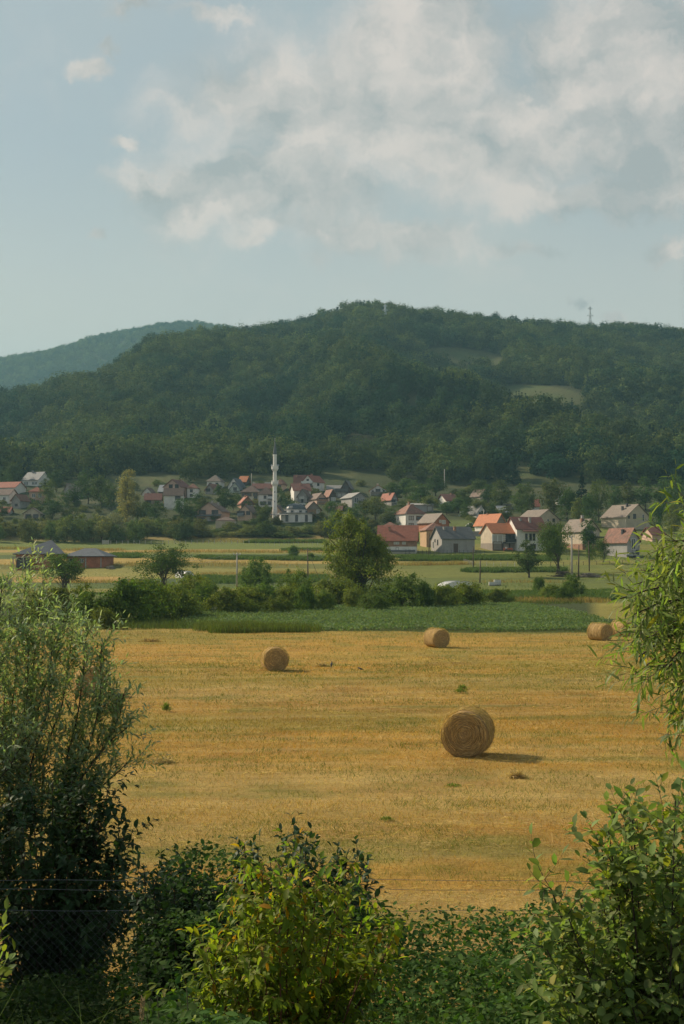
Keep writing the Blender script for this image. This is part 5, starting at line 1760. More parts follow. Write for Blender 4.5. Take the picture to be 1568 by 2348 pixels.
def bale(label, px, base, yaw, R=.7, L_=1.25, seed=0, loose=1500, name='hay_bale', D=None):
    rg = np.random.default_rng(seed)
    p = hit(px, base)
    loc = np.array([p[0], p[1] + .25, p[2] - .04])
    r = tag(empty(name, loc, yaw), label, 'hay bale', 'round hay bales on the mown field')
    n, m_ = 72, 26
    a = np.linspace(0, 2 * math.pi, n, endpoint=False)
    yv = np.concatenate([[-L_ / 2 + .0, -L_ / 2 + .012], np.linspace(-L_ / 2 + .05, L_ / 2 - .05, m_ - 4), [L_ / 2 - .012, L_ / 2]])
    A, Yv = np.meshgrid(a, yv)
    ed = np.clip((L_ / 2 - np.abs(Yv)) / .05, 0, 1)
    rr = R * (.965 + .035 * np.sqrt(ed)) + .018 * (fbm(A * 4 + 3, Yv * 5 + seed, seed) - .5) + .02 * (fbm(np.cos(A) * 1.5 + 9, np.sin(A) * 1.5 + Yv * .6, seed + 3) - .5)
    rr += .012 * np.cos(Yv * 21 + seed)
    X, Z = rr * np.sin(A), rr * np.cos(A)
    Z = np.where(Z < -.58 * R, -.58 * R + (Z + .58 * R) * .72, Z) + R
    Z -= Z.min() - .0
    V = np.stack([X, Yv, Z], -1).reshape(-1, 3)
    idx = np.arange(n * m_).reshape(m_, n)
    q = np.stack([idx[:-1], np.roll(idx, -1, 1)[:-1], np.roll(idx, -1, 1)[1:], idx[1:]], -1).reshape(-1, 4)
    link_mesh('rolled_side', np_mesh('rolled_side', V, [q], MAT['hay_side'], smooth=True), r)
    for sg in (-1, 1):
        rings = np.linspace(0.02, .965, 18)
        A2, R2 = np.meshgrid(a, rings)
        k = 0 if sg < 0 else m_ - 1
        bx, bz = X[k], Z[k]
        cz = .68 * R + .3 * R
        X2 = bx[None] * R2 / .965 * .995
        Z2 = cz + (bz[None] - cz) * R2 / .965 * .995
        Y2 = sg * (L_ / 2 + .018 * np.sin(R2 * 60 + A2 + seed) * .5 + .05 * (1 - R2 ** 2) * (.3 + fbm(X2 * 3 + 7, Z2 * 3, seed)) + .03 * (fbm(X2 * 9, Z2 * 9, seed + 9) - .5))
        V = np.stack([X2, Y2, Z2], -1).reshape(-1, 3)
        i2 = np.arange(18 * n).reshape(18, n)
        q = np.stack([i2[:-1], np.roll(i2, -1, 1)[:-1], np.roll(i2, -1, 1)[1:], i2[1:]], -1).reshape(-1, 4)
        if sg > 0:
            q = q[:, ::-1]
        e = link_mesh('spiral_end', np_mesh('spiral_end', V, [q], MAT['hay_end'], smooth=True), r)
    # loose straws: curled along the spiral on the ends, wrapped and sticking out on the side
    ns = loose
    sg = rg.choice([-1, 1], ns)
    rho = R * .95 * np.sqrt(rg.uniform(0.005, 1, ns))
    th = rg.uniform(0, 2 * math.pi, ns)
    dth = np.clip(rg.uniform(.10, .30, ns) / rho, 0, 1.2)
    yb = sg * (L_ / 2 + rg.uniform(.025, .075, ns))

    def P3(rho_, th_, y_, lift):
        return np.stack([rho_ * np.sin(th_), y_ + sg * lift, .98 * R + rho_ * np.cos(th_) * .985], -1)
    A_, B_, C_ = P3(rho, th, yb, 0), P3(rho + rg.normal(size=ns) * .012, th + dth / 2, yb, rg.uniform(0, .02, ns)), P3(rho + rg.normal(size=ns) * .04, th + dth, yb, rg.uniform(-.02, .05, ns))
    col = np.array((.66, .49, .24)) * rg.uniform(.35, 1.45, (ns, 1))
    v1, f1, c1 = ribbons(A_, B_, C_, rg.uniform(.006, .013, ns), col)
    n2 = loose
    th = rg.uniform(0, 2 * math.pi, n2)
    yy = rg.uniform(-L_ / 2, L_ / 2, n2)
    yy[: n2 // 3] = rg.choice([-1, 1], n2 // 3) * (L_ / 2 - rg.uniform(0, .05, n2 // 3))
    th2 = th + rg.uniform(.1, .45, n2)
    y2 = yy + rg.normal(size=n2) * .06
    r0, r1, r2 = R * 1.0 + rg.uniform(0, .02, n2), R + rg.uniform(.0, .03, n2), R + rg.uniform(-.01, .15, n2) * rg.uniform(0, 1, n2)

    def Q3(r_, t_, y_):
        return np.stack([r_ * np.sin(t_), y_, np.maximum(.98 * R + r_ * np.cos(t_), .02)], -1)
    v2, f2, c2 = ribbons(Q3(r0, th, yy), Q3(r1, (th + th2) / 2, (yy + y2) / 2), Q3(r2, th2, y2), rg.uniform(.005, .012, n2), np.array((.50, .36, .16)) * rg.uniform(.5, 1.5, (n2, 1)))
    link_mesh('loose_straw', np_mesh('loose_straw', np.concatenate([v1, v2]), [f1[0], f2[0] + len(v1)], MAT['straw'], np.concatenate([c1, c2])), r)
    return r


R_ = math.radians
bale('nearest round hay bale, its spiral end facing the viewer, in the middle of the field', 1074, 1733, R_(-14), .73, 1.25, 1, 2600)
bale('round hay bale at mid field, left of the two birds', 628, 1537, R_(12), .70, 1.25, 2, 1600)
bale('round hay bale close to the edge of the potato field', 1001, 1484, R_(28), .70, 1.35, 3, 1400)
bale('hay bale in front of another, half covered by the tips of the right willow', 1377, 1468, R_(38), .70, 1.4, 4, 1400)
bale('hay bale standing behind another beside the right willow branches', 1428, 1459, R_(35), .70, 1.4, 5, 900)
bale('hay bale glimpsed through the leaves of the left willow', 205, 1594, R_(20), .70, 1.25, 6, 900)
bale('hay bale cut off by the left picture edge behind the willow', -26, 1712, R_(10), .70, 1.25, 7, 900)

# mown stubble: upright stalks and lying straw, thinning out with distance
rg = np.random.default_rng(77)
Pn = []
for d0, d1, n in ((14.8, 24, 60000), (24, 36, 70000), (36, 55, 70000), (55, 85, 60000), (85, 128, 50000)):
    D = np.sqrt(rg.uniform(d0 * d0, d1 * d1, n))
    x = rg.uniform(-.29, .29, n) * D
    Pn.append(np.stack([x, D, gz(x, D)], -1))
P = np.concatenate(Pn)
cl = fbm(P[:, 0] / .8, P[:, 1] / .8, 5, 3)
keep = rg.uniform(0, 1, len(P)) < .3 + 1.0 * cl
P = P[keep]
gcx = ground_color(P[:, 0], P[:, 1])
n = len(P)
sz = np.clip(P[:, 1] / 30, .75, 3.0)
gr = fbm(P[:, 0] / 2.2, P[:, 1] / 1.6, 15, 3)
isg = rg.uniform(0, 1, n) < np.clip((gr - .47) * 4, .04, .65)
col = gcx * rg.uniform(.55, 1.65, (n, 1)) * np.array([1.08, 1.02, 1.0])
col[isg] = np.array((.165, .185, .040)) * rg.uniform(.6, 1.5, (isg.sum(), 1))
col = col * (1 + .12 * rg.uniform(-1, 1, (n, 3)))
lean = rg.uniform(.2, 1.6, n)
H = rg.uniform(.025, .085, n) * sz ** .55 * (1 + .5 * isg)
a = rg.uniform(0, 2 * math.pi, n)
b = rg.uniform(0, 2 * math.pi, n)
lx = np.stack([np.cos(b), np.sin(b), np.zeros(n)], -1) * (lean * H)[:, None]
wv = np.stack([np.cos(a), np.sin(a) * .3, np.zeros(n)], -1) * (.0055 * sz)[:, None]
v = np.stack([P - wv, P + wv, P + lx + np.array([0, 0, 1.0]) * H[:, None]], 1).reshape(-1, 3)
f1 = np.arange(n * 3).reshape(-1, 3)
c1 = np.repeat(col, 3, 0)
# lying straw, in loose rows left by the rake
n2 = 30000
D = np.exp(rg.uniform(math.log(15), math.log(95), n2))
x = rg.uniform(-.29, .29, n2) * D
ln = fbm((x + D * .25) / 16, (D - x * .12) / 1.7, 61, 3)
kp = rg.uniform(0, 1, n2) < np.clip((ln - .50) * 6, .06, 1)
x, D = x[kp], D[kp]
n2 = len(x)
A_ = np.stack([x, D, gz(x, D) + rg.uniform(.01, .06, n2)], -1)
s2 = np.clip(D / 28, .8, 3)
d_ = np.stack([rg.normal(size=n2), rg.normal(size=n2) * .6, rg.normal(size=n2) * .12], -1)
d_ = unit(d_) * (rg.uniform(.08, .34, n2) * s2 ** .4)[:, None]
v2, f2, c2 = ribbons(A_, A_ + d_ * .5 + np.array([0, 0, .012]), A_ + d_, .007 * s2, np.array((.60, .44, .20)) * rg.uniform(.55, 1.35, (n2, 1)))
allv = np.concatenate([v, v2])
allv[:, 2] = np.maximum(allv[:, 2], gz(allv[:, 0], allv[:, 1]) - .01)
so_ = link_mesh('stubble', np_mesh('stubble', allv, [f1, f2[0] + len(v)], MAT['straw'], np.concatenate([c1, c2])))
tag(so_, 'short golden stubble and scattered straw of the mown hay field', 'stubble', kind='stuff')


def hay_tuft(label, px, row, w, h, col=(.42, .29, .12), n=260, cat='hay', name='hay_heap', lying=True):
    p = hit(px, row)
    rg = np.random.default_rng(int(px * 3 + row))
    s = p[1] / F
    w, h = w * s / 2, h * s
    x = rg.normal(size=n) * w * .45
    y = rg.normal(size=n) * w * .35
    z = np.maximum(0, h * (1 - (x / w) ** 2)) * rg.uniform(.1, 1, n)
    A_ = np.stack([x, y, z], -1)
    d = unit(np.stack([rg.normal(size=n), rg.normal(size=n), rg.normal(size=n) * .5 + (0 if lying else 1.6)], -1)) * (rg.uniform(.4, 1.2, n) * (.22 if lying else h * 1.1))[:, None]
    v, f, c = ribbons(A_, A_ + d * .55 + np.array([0, 0, .02]), A_ + d, max(.008, 1.3 * s), np.array(col) * rg.uniform(.45, 1.4, (n, 1)))
    v[:, 2] = np.maximum(v[:, 2], -.03)
    ob = link_mesh(name, np_mesh(name, v, f, MAT['straw'], c), None, p)
    return tag(ob, label, cat)


hay_tuft('small dark heap of raked hay in front of the nearest bale', 1183, 1783, 32, 9, (.5, .36, .16), n=420)
hay_tuft('flat scrap of pale hay left of the standing bird', 737, 1528, 34, 5, (.5, .36, .17))
hay_tuft('pale raked straw on the left of the field beside the willow', 375, 1752, 56, 9, (.5, .38, .2), 380)
hay_tuft('long flat scrap of hay near the left hedgerow end of the field', 345, 1471, 50, 5, (.36, .24, .1))
GTL = [(380, 1632, 15, 24, 'bright green weed tuft left in the middle of the field'), (1060, 1582, 16, 12, 'small bright green weed tuft between the two middle bales'), (1056, 1590, 22, 14, 'wider bright green tuft just below the small one'),
       (885, 1888, 26, 12, 'dark green weed tuft in the lower middle of the field'), (1040, 1806, 28, 9, 'green tuft below the nearest bale')]
for px, row, w, h, lb in GTL:
    hay_tuft(lb, px, row, w * 1.3, h * .5, (.20, .26, .05), 110, 'weed', 'weed_tuft', False)


# ------------------------------------------------------------------ two crows
def crow(label, px, row, hpx, up, yaw):
    p = hit(px, row)
    s = hpx / F * p[1]
    r = tag(empty('crow', p, yaw), label, 'bird')
    pit = R_(68 if up else 15)
    cx, sx = math.cos(pit), math.sin(pit)
    st = np.array([(-.62, 0, .02), (-.30, 0, .02), (-.1, 0, .0), (.12, 0, .0), (.30, 0, .02), (.40, 0, .05), (.48, 0, .07), (.56, 0, .05), (.72, 0, .02)])
    rad = [.02, .07, .13, .155, .12, .075, .085, .055, .012]
    L_ = s / (1.15 if up else .75)
    pts = [np.array([x * cx - z * sx, 0, x * sx + z * cx]) * L_ + np.array([0, 0, (.5 if up else .36) * L_]) for x, _, z in st]
    if up:
        pts[-2] = pts[-3] + np.array([.09, 0, -.01]) * L_
        pts[-1] = pts[-3] + np.array([.22, 0, -.04]) * L_
    MB().tube(pts, [q * L_ for q in rad], 10).build('body', MAT['crow_black'], r, smooth=True)
    mb = MB()
    b0, b1 = pts[2], pts[4]
    for sy in (-1, 1):
        mb = MB()
        mb.tube([b1 + np.array([0, sy * .10 * L_, 0]), (b0 + b1) / 2 + np.array([-.02 * L_, sy * .15 * L_, .0]), pts[1] + np.array([-.02 * L_, sy * .07 * L_, .02 * L_])], [.03 * L_, .075 * L_, .012 * L_], 8).build('wing', MAT['crow_black'], r, smooth=True)
        MB().tube([pts[2] + np.array([.05 * L_, sy * .05 * L_, -.06 * L_]), np.array([pts[2][0] + .06 * L_, sy * .06 * L_, 0])], .012 * L_, 5).build('leg', MAT['crow_black'], r)
    MB().tube([(pts[2] + pts[3]) / 2 + np.array([.03, 0, -.02]) * L_, pts[4] + np.array([.02, 0, -.01]) * L_], [.13 * L_, .10 * L_], 10).build('breast', MAT['crow_grey'], r, smooth=True)


plain('crow_black', (.022, .023, .027), .5, .1)
plain('crow_grey', (.24, .24, .24), .8, .1)
crow('grey and black bird standing upright on the field right of the middle bale', 760, 1531, 16, True, R_(60))
crow('grey and black bird stooping on the field, right of the upright one', 827, 1538, 10, False, R_(150))
# ------------------------------------------------------------------ plants close to the viewer, grown stem by stem
def leaves(P, d, nrm, L, Wd, curl=.15, fold=.25, broad=.5):
    """pointed leaves with a midrib fold and a curl: P base, d along the leaf, nrm its upper side"""
    n = len(P)
    d = unit(d)
    s = unit(np.cross(d, nrm))
    u = np.cross(s, d)
    L, Wd, curl = np.broadcast_to(L, n), np.broadcast_to(Wd, n), np.broadcast_to(curl, n)
    T = np.array([0, .25, .25, .25, .65, .65, .65, 1.0])
    b1, b2 = .62 + .3 * (1 - broad), .62 + .3 * broad
    Sx = np.array([0, -b1, 0, b1, -b2, 0, b2, 0])
    v = np.empty((n, 8, 3))
    for k in range(8):
        h = -curl * L * T[k] ** 2 + fold * abs(Sx[k]) * Wd / 2
        v[:, k] = P + d * (L * T[k] * (1 - .25 * curl * T[k]))[:, None] + s * (Sx[k] * Wd / 2)[:, None] + u * h[:, None]
    q = np.arange(n)[:, None] * 8
    tri = np.concatenate([q + np.array([[0, 2, 1]]), q + np.array([[0, 3, 2]]), q + np.array([[4, 5, 7]]), q + np.array([[5, 6, 7]])])
    qd = np.concatenate([q + np.array([[1, 2, 5, 4]]), q + np.array([[2, 3, 6, 5]])])
    return v.reshape(-1, 3), [tri, qd]


def spline(pts, n):
    pts = np.array(pts, float)
    s = np.concatenate([[0], np.cumsum(np.linalg.norm(np.diff(pts, axis=0), axis=1))])
    t = np.linspace(0, s[-1], n)
    return np.stack([pchip(s, pts[:, k], t) for k in range(3)], -1), s[-1]


def grow(stems, rng, step=.1, tl=(.3, .7), ang=(35, 70), up=.3, t0=.25, leaf_step=.035, leafL=.07, leafW=.016, curl=.2, droop=.15, la=(35, 65), sub=2, r0=.02,
         opposite=False, twr=.003, broad=.5, tip=.9, fold=.25, leaf_from=.12, twigs_on=True, stem_leaves=True, taper=.75):
    """stems: polylines; returns leaf (P, d, n, L, W) arrays and woody tubes"""
    wood = MB()
    LP, LD, LN, LL = [], [], [], []

    def leaf_run(pts, ln, f0, scale=1.0):
        m = max(2, int(ln * (1 - f0) / leaf_step))
        t = np.linspace(f0, .985, m)
        i = t * (len(pts) - 1)
        k = np.clip(i.astype(int), 0, len(pts) - 2)
        P = pts[k] + (pts[k + 1] - pts[k]) * (i - k)[:, None]
        tg = unit(pts[k + 1] - pts[k])
        ph = np.arange(m) * (math.pi / 2 if opposite else 2.4) + rng.uniform(0, 6.28)
        reps = (0, math.pi) if opposite else (0,)
        for e in reps:
            a = unit(np.cross(tg, np.array([.3, .2, .93]) + rng.normal(size=3) * .2))
            b = np.cross(tg, a)
            out = a * np.cos(ph + e)[:, None] + b * np.sin(ph + e)[:, None]
            g = np.radians(rng.uniform(la[0], la[1], m)) * np.where(t > .93, .35, 1)
            d = tg * np.cos(g)[:, None] + out * np.sin(g)[:, None] + np.array([0, 0, -droop]) + rng.normal(size=(m, 3)) * .12
            d = unit(d)
            nn = unit(np.array([0, 0, 1.0]) + tg * .4 + rng.normal(size=(m, 3)) * .35)
            LP.append(P)
            LD.append(d)
            LN.append(nn)
            LL.append(scale * rng.uniform(.65, 1.15, m) * np.where(t > .85, .75, 1))

    def twig(p, d, ln, r, depth):
        n = 6
        pts = [p]
        dd = d
        for k in range(n - 1):
            dd = unit(dd + np.array([0, 0, up * .22]) + rng.normal(size=3) * .10)
            pts.append(pts[-1] + dd * ln / (n - 1))
        pts = np.array(pts)
        wood.tube(pts, [r * (1 - .7 * q) for q in np.linspace(0, 1, n)], 3, cap=False)
        leaf_run(pts, ln, leaf_from)
        if depth > 0:
            for q in range(sub):
                i = rng.integers(1, n - 2)
                tg = unit(pts[i + 1] - pts[i])
                o = unit(np.cross(tg, rng.normal(size=3)))
                a = math.radians(rng.uniform(*ang))
                twig(pts[i], unit(tg * math.cos(a) + o * math.sin(a) + np.array([0, 0, up * .3])), ln * rng.uniform(.4, .7), r * .7, depth - 1)

    for st in stems:
        pts, ln = spline(st, max(8, len(st) * 4))
        m = len(pts)
        rr = r0 * (.75 + .5 * rng.uniform())
        wood.tube(pts, [rr * (1 - taper * q) + .0015 for q in np.linspace(0, 1, m)], 6, cap=False)
        nt = int(ln * (1 - t0) / step) if twigs_on else 0
        for j in range(nt):
            t = t0 + (1 - t0) * (j + rng.uniform(0, 1)) / nt
            i = min(int(t * (m - 1)), m - 2)
            tg = unit(pts[i + 1] - pts[i])
            o = unit(np.cross(tg, rng.normal(size=3)))
            a = math.radians(rng.uniform(*ang))
            d = unit(tg * math.cos(a) + o * math.sin(a) + np.array([0, 0, up]))
            l_ = rng.uniform(*tl) * (1.15 - tip * .55 * t)
            twig(pts[i] + (pts[i + 1] - pts[i]) * rng.uniform(), d, l_, twr, 1 if sub else 0)
        if stem_leaves:
            leaf_run(pts[int(m * .8):], ln * .2, .05)
    return np.concatenate(LP), np.concatenate(LD), np.concatenate(LN), np.concatenate(LL), wood


def plant(name, label, cat, stems, seed, mat, bark, L, Wd, tints, **kw):
    rng = np.random.default_rng(seed)
    cur, fo, br = kw.pop('curl', .2), kw.get('fold', .25), kw.get('broad', .5)
    P, d, nn, sc, wood = grow(stems, rng, leafL=L, leafW=Wd, **kw)
    base = np.array(stems[0][0], float)
    v, f = leaves(P - base, d, nn, L * sc, Wd * sc * rng.uniform(.8, 1.2, len(P)), cur * rng.uniform(.3, 1.8, len(P)), fo, br)
    n = len(P)
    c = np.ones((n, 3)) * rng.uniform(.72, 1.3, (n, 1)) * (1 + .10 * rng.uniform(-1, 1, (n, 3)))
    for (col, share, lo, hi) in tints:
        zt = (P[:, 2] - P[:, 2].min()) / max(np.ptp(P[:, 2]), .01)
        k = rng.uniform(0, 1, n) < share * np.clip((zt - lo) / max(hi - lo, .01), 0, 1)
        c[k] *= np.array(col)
    r = tag(empty(name, base), label, cat)
    wood.v = [tuple(np.array(q) - base) for q in wood.v]
    wood.build('branch', MAT[bark], r, smooth=True)
    link_mesh('foliage', np_mesh('foliage', v, f, MAT[mat], np.repeat(c, 8, 0), smooth=True), r)
    print(name, n, 'leaves')
    return r


def stem_px(pts, D, rng, spread=.8, D0=None, base_spread=.3):
    """a stem through photograph points at depth D, leaning a little nearer or farther towards its tip"""
    dz = rng.uniform(-spread, spread)
    b = rng.uniform(-base_spread, base_spread)
    n = len(pts)
    out = []
    for k, (px, row) in enumerate(pts):
        DD = D + b + dz * (k / max(n - 1, 1))
        p = at(px, row, DD)
        if k == 0:
            p[2] = float(gz(p[0], DD)) - .1
        out.append(p)
    return out


rs = np.random.default_rng(91)
# --- left willow beyond the fence
ST = [[(112, 2300), (147, 1770), (157, 1722), (176, 1650), (187, 1575), (195, 1490), (199, 1425)],
      [(60, 2300), (56, 1759), (80, 1695), (92, 1601), (110, 1560), (131, 1503), (148, 1410)],
      [(40, 2300), (22, 1680), (30, 1600), (36, 1540), (48, 1440), (60, 1325)],
      [(130, 2300), (150, 1775), (203, 1716), (214, 1671), (230, 1600), (232, 1480)],
      [(140, 2300), (180, 1800), (240, 1710), (272, 1650), (284, 1590)],
      [(0, 2300), (-30, 1700), (-10, 1500), (4, 1345)],
      [(80, 2300), (50, 1700), (78, 1520), (92, 1375)],
      [(140, 2300), (190, 1850), (260, 1780), (298, 1742)],
      [(-20, 2300), (-70, 1700), (-60, 1500), (-40, 1380)],
      [(90, 2300), (100, 1750), (146, 1600), (168, 1430)],
      [(120, 2300), (170, 1820), (220, 1740), (262, 1690), (292, 1668)],
      [(20, 2300), (0, 1750), (14, 1560), (24, 1370)],
      [(70, 2300), (70, 1760), (112, 1620), (120, 1430)],
      [(130, 2300), (165, 1780), (210, 1640), (252, 1545)],
      [(40, 2300), (20, 1800), (60, 1660), (66, 1450)],
      [(-40, 2300), (-40, 1850), (20, 1760), (60, 1690)],
      [(10, 2300), (30, 1900), (90, 1830), (140, 1800)],
      [(-20, 2300), (0, 1950), (30, 1880), (60, 1840)],
      [(-60, 2300), (-60, 1800), (-20, 1640), (-6, 1480)]]
plant('willow_tree', 'many stemmed silvery willow rising at the left in front of the hay field', 'tree', [stem_px(s, 17.6, rs, 1.0) for s in ST], 1, 'leaf_willow', 'bark', .112, .033,
      [((1.3, 1.3, 1.5), .55, .0, .7), ((1.35, 1.25, .7), .12, .5, 1.0)], step=.048, tl=(.22, .58), ang=(25, 60), up=.28, t0=.50, tip=.35, leaf_step=.034, sub=2, r0=.019, twr=.003, curl=.18, droop=.05, la=(30, 60))
# --- dark leafy shrub in front of it
OUT = [(20, 1812), (70, 1800), (120, 1795), (165, 1772), (215, 1788), (250, 1800), (232, 1850), (292, 1896), (268, 1944), (296, 1984), (318, 2024), (288, 2064), (250, 2090), (200, 1900), (120, 1880), (40, 1900), (160, 1960),
       (80, 1980), (230, 2000), (0, 1960), (180, 2060), (60, 2080), (120, 2120), (-30, 1840), (-60, 1950), (270, 2100), (300, 2120), (20, 2140), (210, 2140), (-40, 2080), (150, 1840), (190, 1820)]
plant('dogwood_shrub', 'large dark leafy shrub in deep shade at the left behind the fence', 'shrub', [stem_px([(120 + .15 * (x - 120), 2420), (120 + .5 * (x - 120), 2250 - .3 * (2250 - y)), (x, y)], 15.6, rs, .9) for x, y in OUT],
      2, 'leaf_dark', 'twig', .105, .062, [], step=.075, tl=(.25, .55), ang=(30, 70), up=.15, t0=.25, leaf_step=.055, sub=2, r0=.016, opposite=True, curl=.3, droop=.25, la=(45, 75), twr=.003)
# --- yellowing dogwood, the nearest bush
OUT = [(560, 1985), (600, 1995), (640, 1975), (690, 1985), (730, 2000), (780, 2020), (800, 2070), (545, 2040), (500, 2150), (455, 2150), (462, 2190), (520, 2220), (425, 2275), (440, 2320), (560, 2120), (620, 2060),
       (660, 2050), (700, 2080), (740, 2120), (830, 2110), (880, 2120), (912, 2130), (860, 2170), (780, 2200), (600, 2180), (680, 2180), (560, 2260), (500, 2290), (640, 2280), (720, 2260), (800, 2280), (760, 2320), (580, 2330),
       (680, 2340), (520, 2340), (860, 2240), (640, 2120), (720, 2180), (590, 2080), (480, 2330), (620, 2230), (700, 2300), (760, 2160), (540, 2190)]
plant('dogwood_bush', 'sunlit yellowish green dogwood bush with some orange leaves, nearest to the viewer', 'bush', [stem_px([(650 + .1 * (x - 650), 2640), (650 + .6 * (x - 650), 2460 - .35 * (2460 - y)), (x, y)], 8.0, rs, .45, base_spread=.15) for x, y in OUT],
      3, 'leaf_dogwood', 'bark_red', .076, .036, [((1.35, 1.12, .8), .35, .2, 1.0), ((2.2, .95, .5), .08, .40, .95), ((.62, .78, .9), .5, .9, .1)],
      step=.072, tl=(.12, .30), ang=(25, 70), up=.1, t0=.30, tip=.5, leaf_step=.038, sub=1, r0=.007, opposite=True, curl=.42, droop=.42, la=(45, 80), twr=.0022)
# --- shaded shoots behind it
OUT = [(560, 1935), (590, 1945), (655, 1925), (676, 1905), (700, 1935), (740, 1970), (775, 1945), (795, 1960), (830, 1970), (820, 2020), (620, 1975), (545, 1990), (690, 1970), (800, 2010), (840, 2040)]
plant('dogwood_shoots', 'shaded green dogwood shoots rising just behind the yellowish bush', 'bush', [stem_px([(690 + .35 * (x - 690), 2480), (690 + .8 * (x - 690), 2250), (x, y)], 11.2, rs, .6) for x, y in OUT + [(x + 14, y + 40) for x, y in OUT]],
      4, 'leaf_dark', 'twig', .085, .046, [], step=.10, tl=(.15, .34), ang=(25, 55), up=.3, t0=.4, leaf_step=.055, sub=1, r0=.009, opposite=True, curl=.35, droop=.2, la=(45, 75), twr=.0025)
OUT = [(330, 1990), (370, 1985), (392, 1975), (420, 2000), (452, 2010), (480, 2030), (510, 2045), (350, 2050), (400, 2040), (440, 2060), (340, 2090), (500, 2080), (380, 2095), (530, 2060), (470, 2090)]
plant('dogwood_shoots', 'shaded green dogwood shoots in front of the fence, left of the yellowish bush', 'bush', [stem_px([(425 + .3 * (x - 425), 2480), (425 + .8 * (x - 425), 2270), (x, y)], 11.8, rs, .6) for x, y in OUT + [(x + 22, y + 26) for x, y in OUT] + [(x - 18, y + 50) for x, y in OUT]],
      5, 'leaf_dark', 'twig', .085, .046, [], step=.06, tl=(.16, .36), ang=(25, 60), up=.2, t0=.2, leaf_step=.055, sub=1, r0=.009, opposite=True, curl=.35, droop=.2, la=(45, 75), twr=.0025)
# --- grey green sallow at the lower right
OUT = [(1440, 1835), (1450, 1880), (1520, 1850), (1548, 1835), (1395, 1905), (1378, 1935), (1405, 1995), (1262, 2035), (1300, 2095), (1330, 2070), (1252, 2175), (1310, 2190), (1262, 2270), (1280, 2320), (1360, 2130), (1400, 2080),
       (1440, 1960), (1480, 1920), (1500, 1990), (1550, 1930), (1560, 2010), (1460, 2050), (1520, 2080), (1420, 2160), (1480, 2150), (1550, 2150), (1350, 2220), (1410, 2240), (1480, 2230), (1560, 2240), (1330, 2290), (1390, 2310),
       (1450, 2310), (1530, 2310), (1600, 1900), (1620, 2050), (1620, 2200), (1600, 2320), (1640, 1980), (1300, 2340), (1360, 2345), (1500, 2345), (1430, 2010), (1380, 2060), (1340, 2150), (1580, 2090), (1530, 1960)]
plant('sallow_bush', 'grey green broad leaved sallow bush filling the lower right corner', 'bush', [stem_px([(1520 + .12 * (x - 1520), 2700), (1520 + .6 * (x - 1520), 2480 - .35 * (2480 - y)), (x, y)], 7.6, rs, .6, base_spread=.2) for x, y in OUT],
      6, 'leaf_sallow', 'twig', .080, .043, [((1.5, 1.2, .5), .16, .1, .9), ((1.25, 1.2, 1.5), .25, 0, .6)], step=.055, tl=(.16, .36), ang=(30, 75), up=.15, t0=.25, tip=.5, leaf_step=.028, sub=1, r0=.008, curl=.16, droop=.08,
      la=(35, 75), twr=.0026, broad=.75, fold=.2)
# --- hanging branches of the willow at the right
OUT = [(1552, 1160), (1516, 1240), (1485, 1275), (1452, 1310), (1424, 1340), (1396, 1372), (1402, 1408), (1398, 1440), (1436, 1462), (1412, 1505), (1404, 1545), (1450, 1558), (1486, 1600), (1476, 1632), (1508, 1650), (1536, 1712),
       (1560, 1770), (1530, 1290), (1500, 1340), (1470, 1390), (1540, 1370), (1500, 1430), (1550, 1450), (1480, 1490), (1540, 1520), (1520, 1570), (1560, 1620), (1440, 1420), (1470, 1530), (1560, 1230), (1520, 1480), (1440, 1360),
       (1556, 1680), (1590, 1180), (1600, 1350), (1610, 1500), (1600, 1650), (1620, 1760), (1484, 1310), (1420, 1480)]
STW = []
for k, (x, y) in enumerate(OUT):
    y0 = 1250 + (y - 1130) * .62
    x += 26 if y < 1380 else 52
    STW.append(stem_px([(1830, y0 + 60), (1720, y0 - 30), (x + (1720 - x) * .35, (y0 + y) / 2 - 40), (x, y)], 9.2, rs, 1.0, base_spread=.2))
tr = at(1830, 1500, 9.2)
for s in STW:
    s[0][2] = at(1830, min(1700, 1560 + 0 * s[0][2]), 9.2)[2] * .5 + s[1][2] * .5
    s[0][0], s[0][1] = tr[0], tr[1]
trunk = [[tr[0] + .15, tr[1], float(gz(tr[0], tr[1])) - .2], [tr[0] + .05, tr[1], 3.0], [tr[0], tr[1], 4.6], [tr[0] + .1, tr[1], 6.2], [tr[0] + .2, tr[1] + .1, 7.2]]
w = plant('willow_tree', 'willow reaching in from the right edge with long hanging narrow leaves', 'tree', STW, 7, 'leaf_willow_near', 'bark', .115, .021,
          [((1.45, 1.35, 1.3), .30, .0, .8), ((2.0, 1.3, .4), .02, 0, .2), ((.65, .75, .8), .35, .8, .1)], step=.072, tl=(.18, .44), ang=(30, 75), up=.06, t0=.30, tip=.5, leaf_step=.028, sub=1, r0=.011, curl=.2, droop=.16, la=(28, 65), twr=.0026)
MB().tube([np.array(q) - np.array(STW[0][0]) for q in trunk], [.16, .14, .11, .07, .03], 10).build('trunk', MAT['bark'], w, smooth=True)
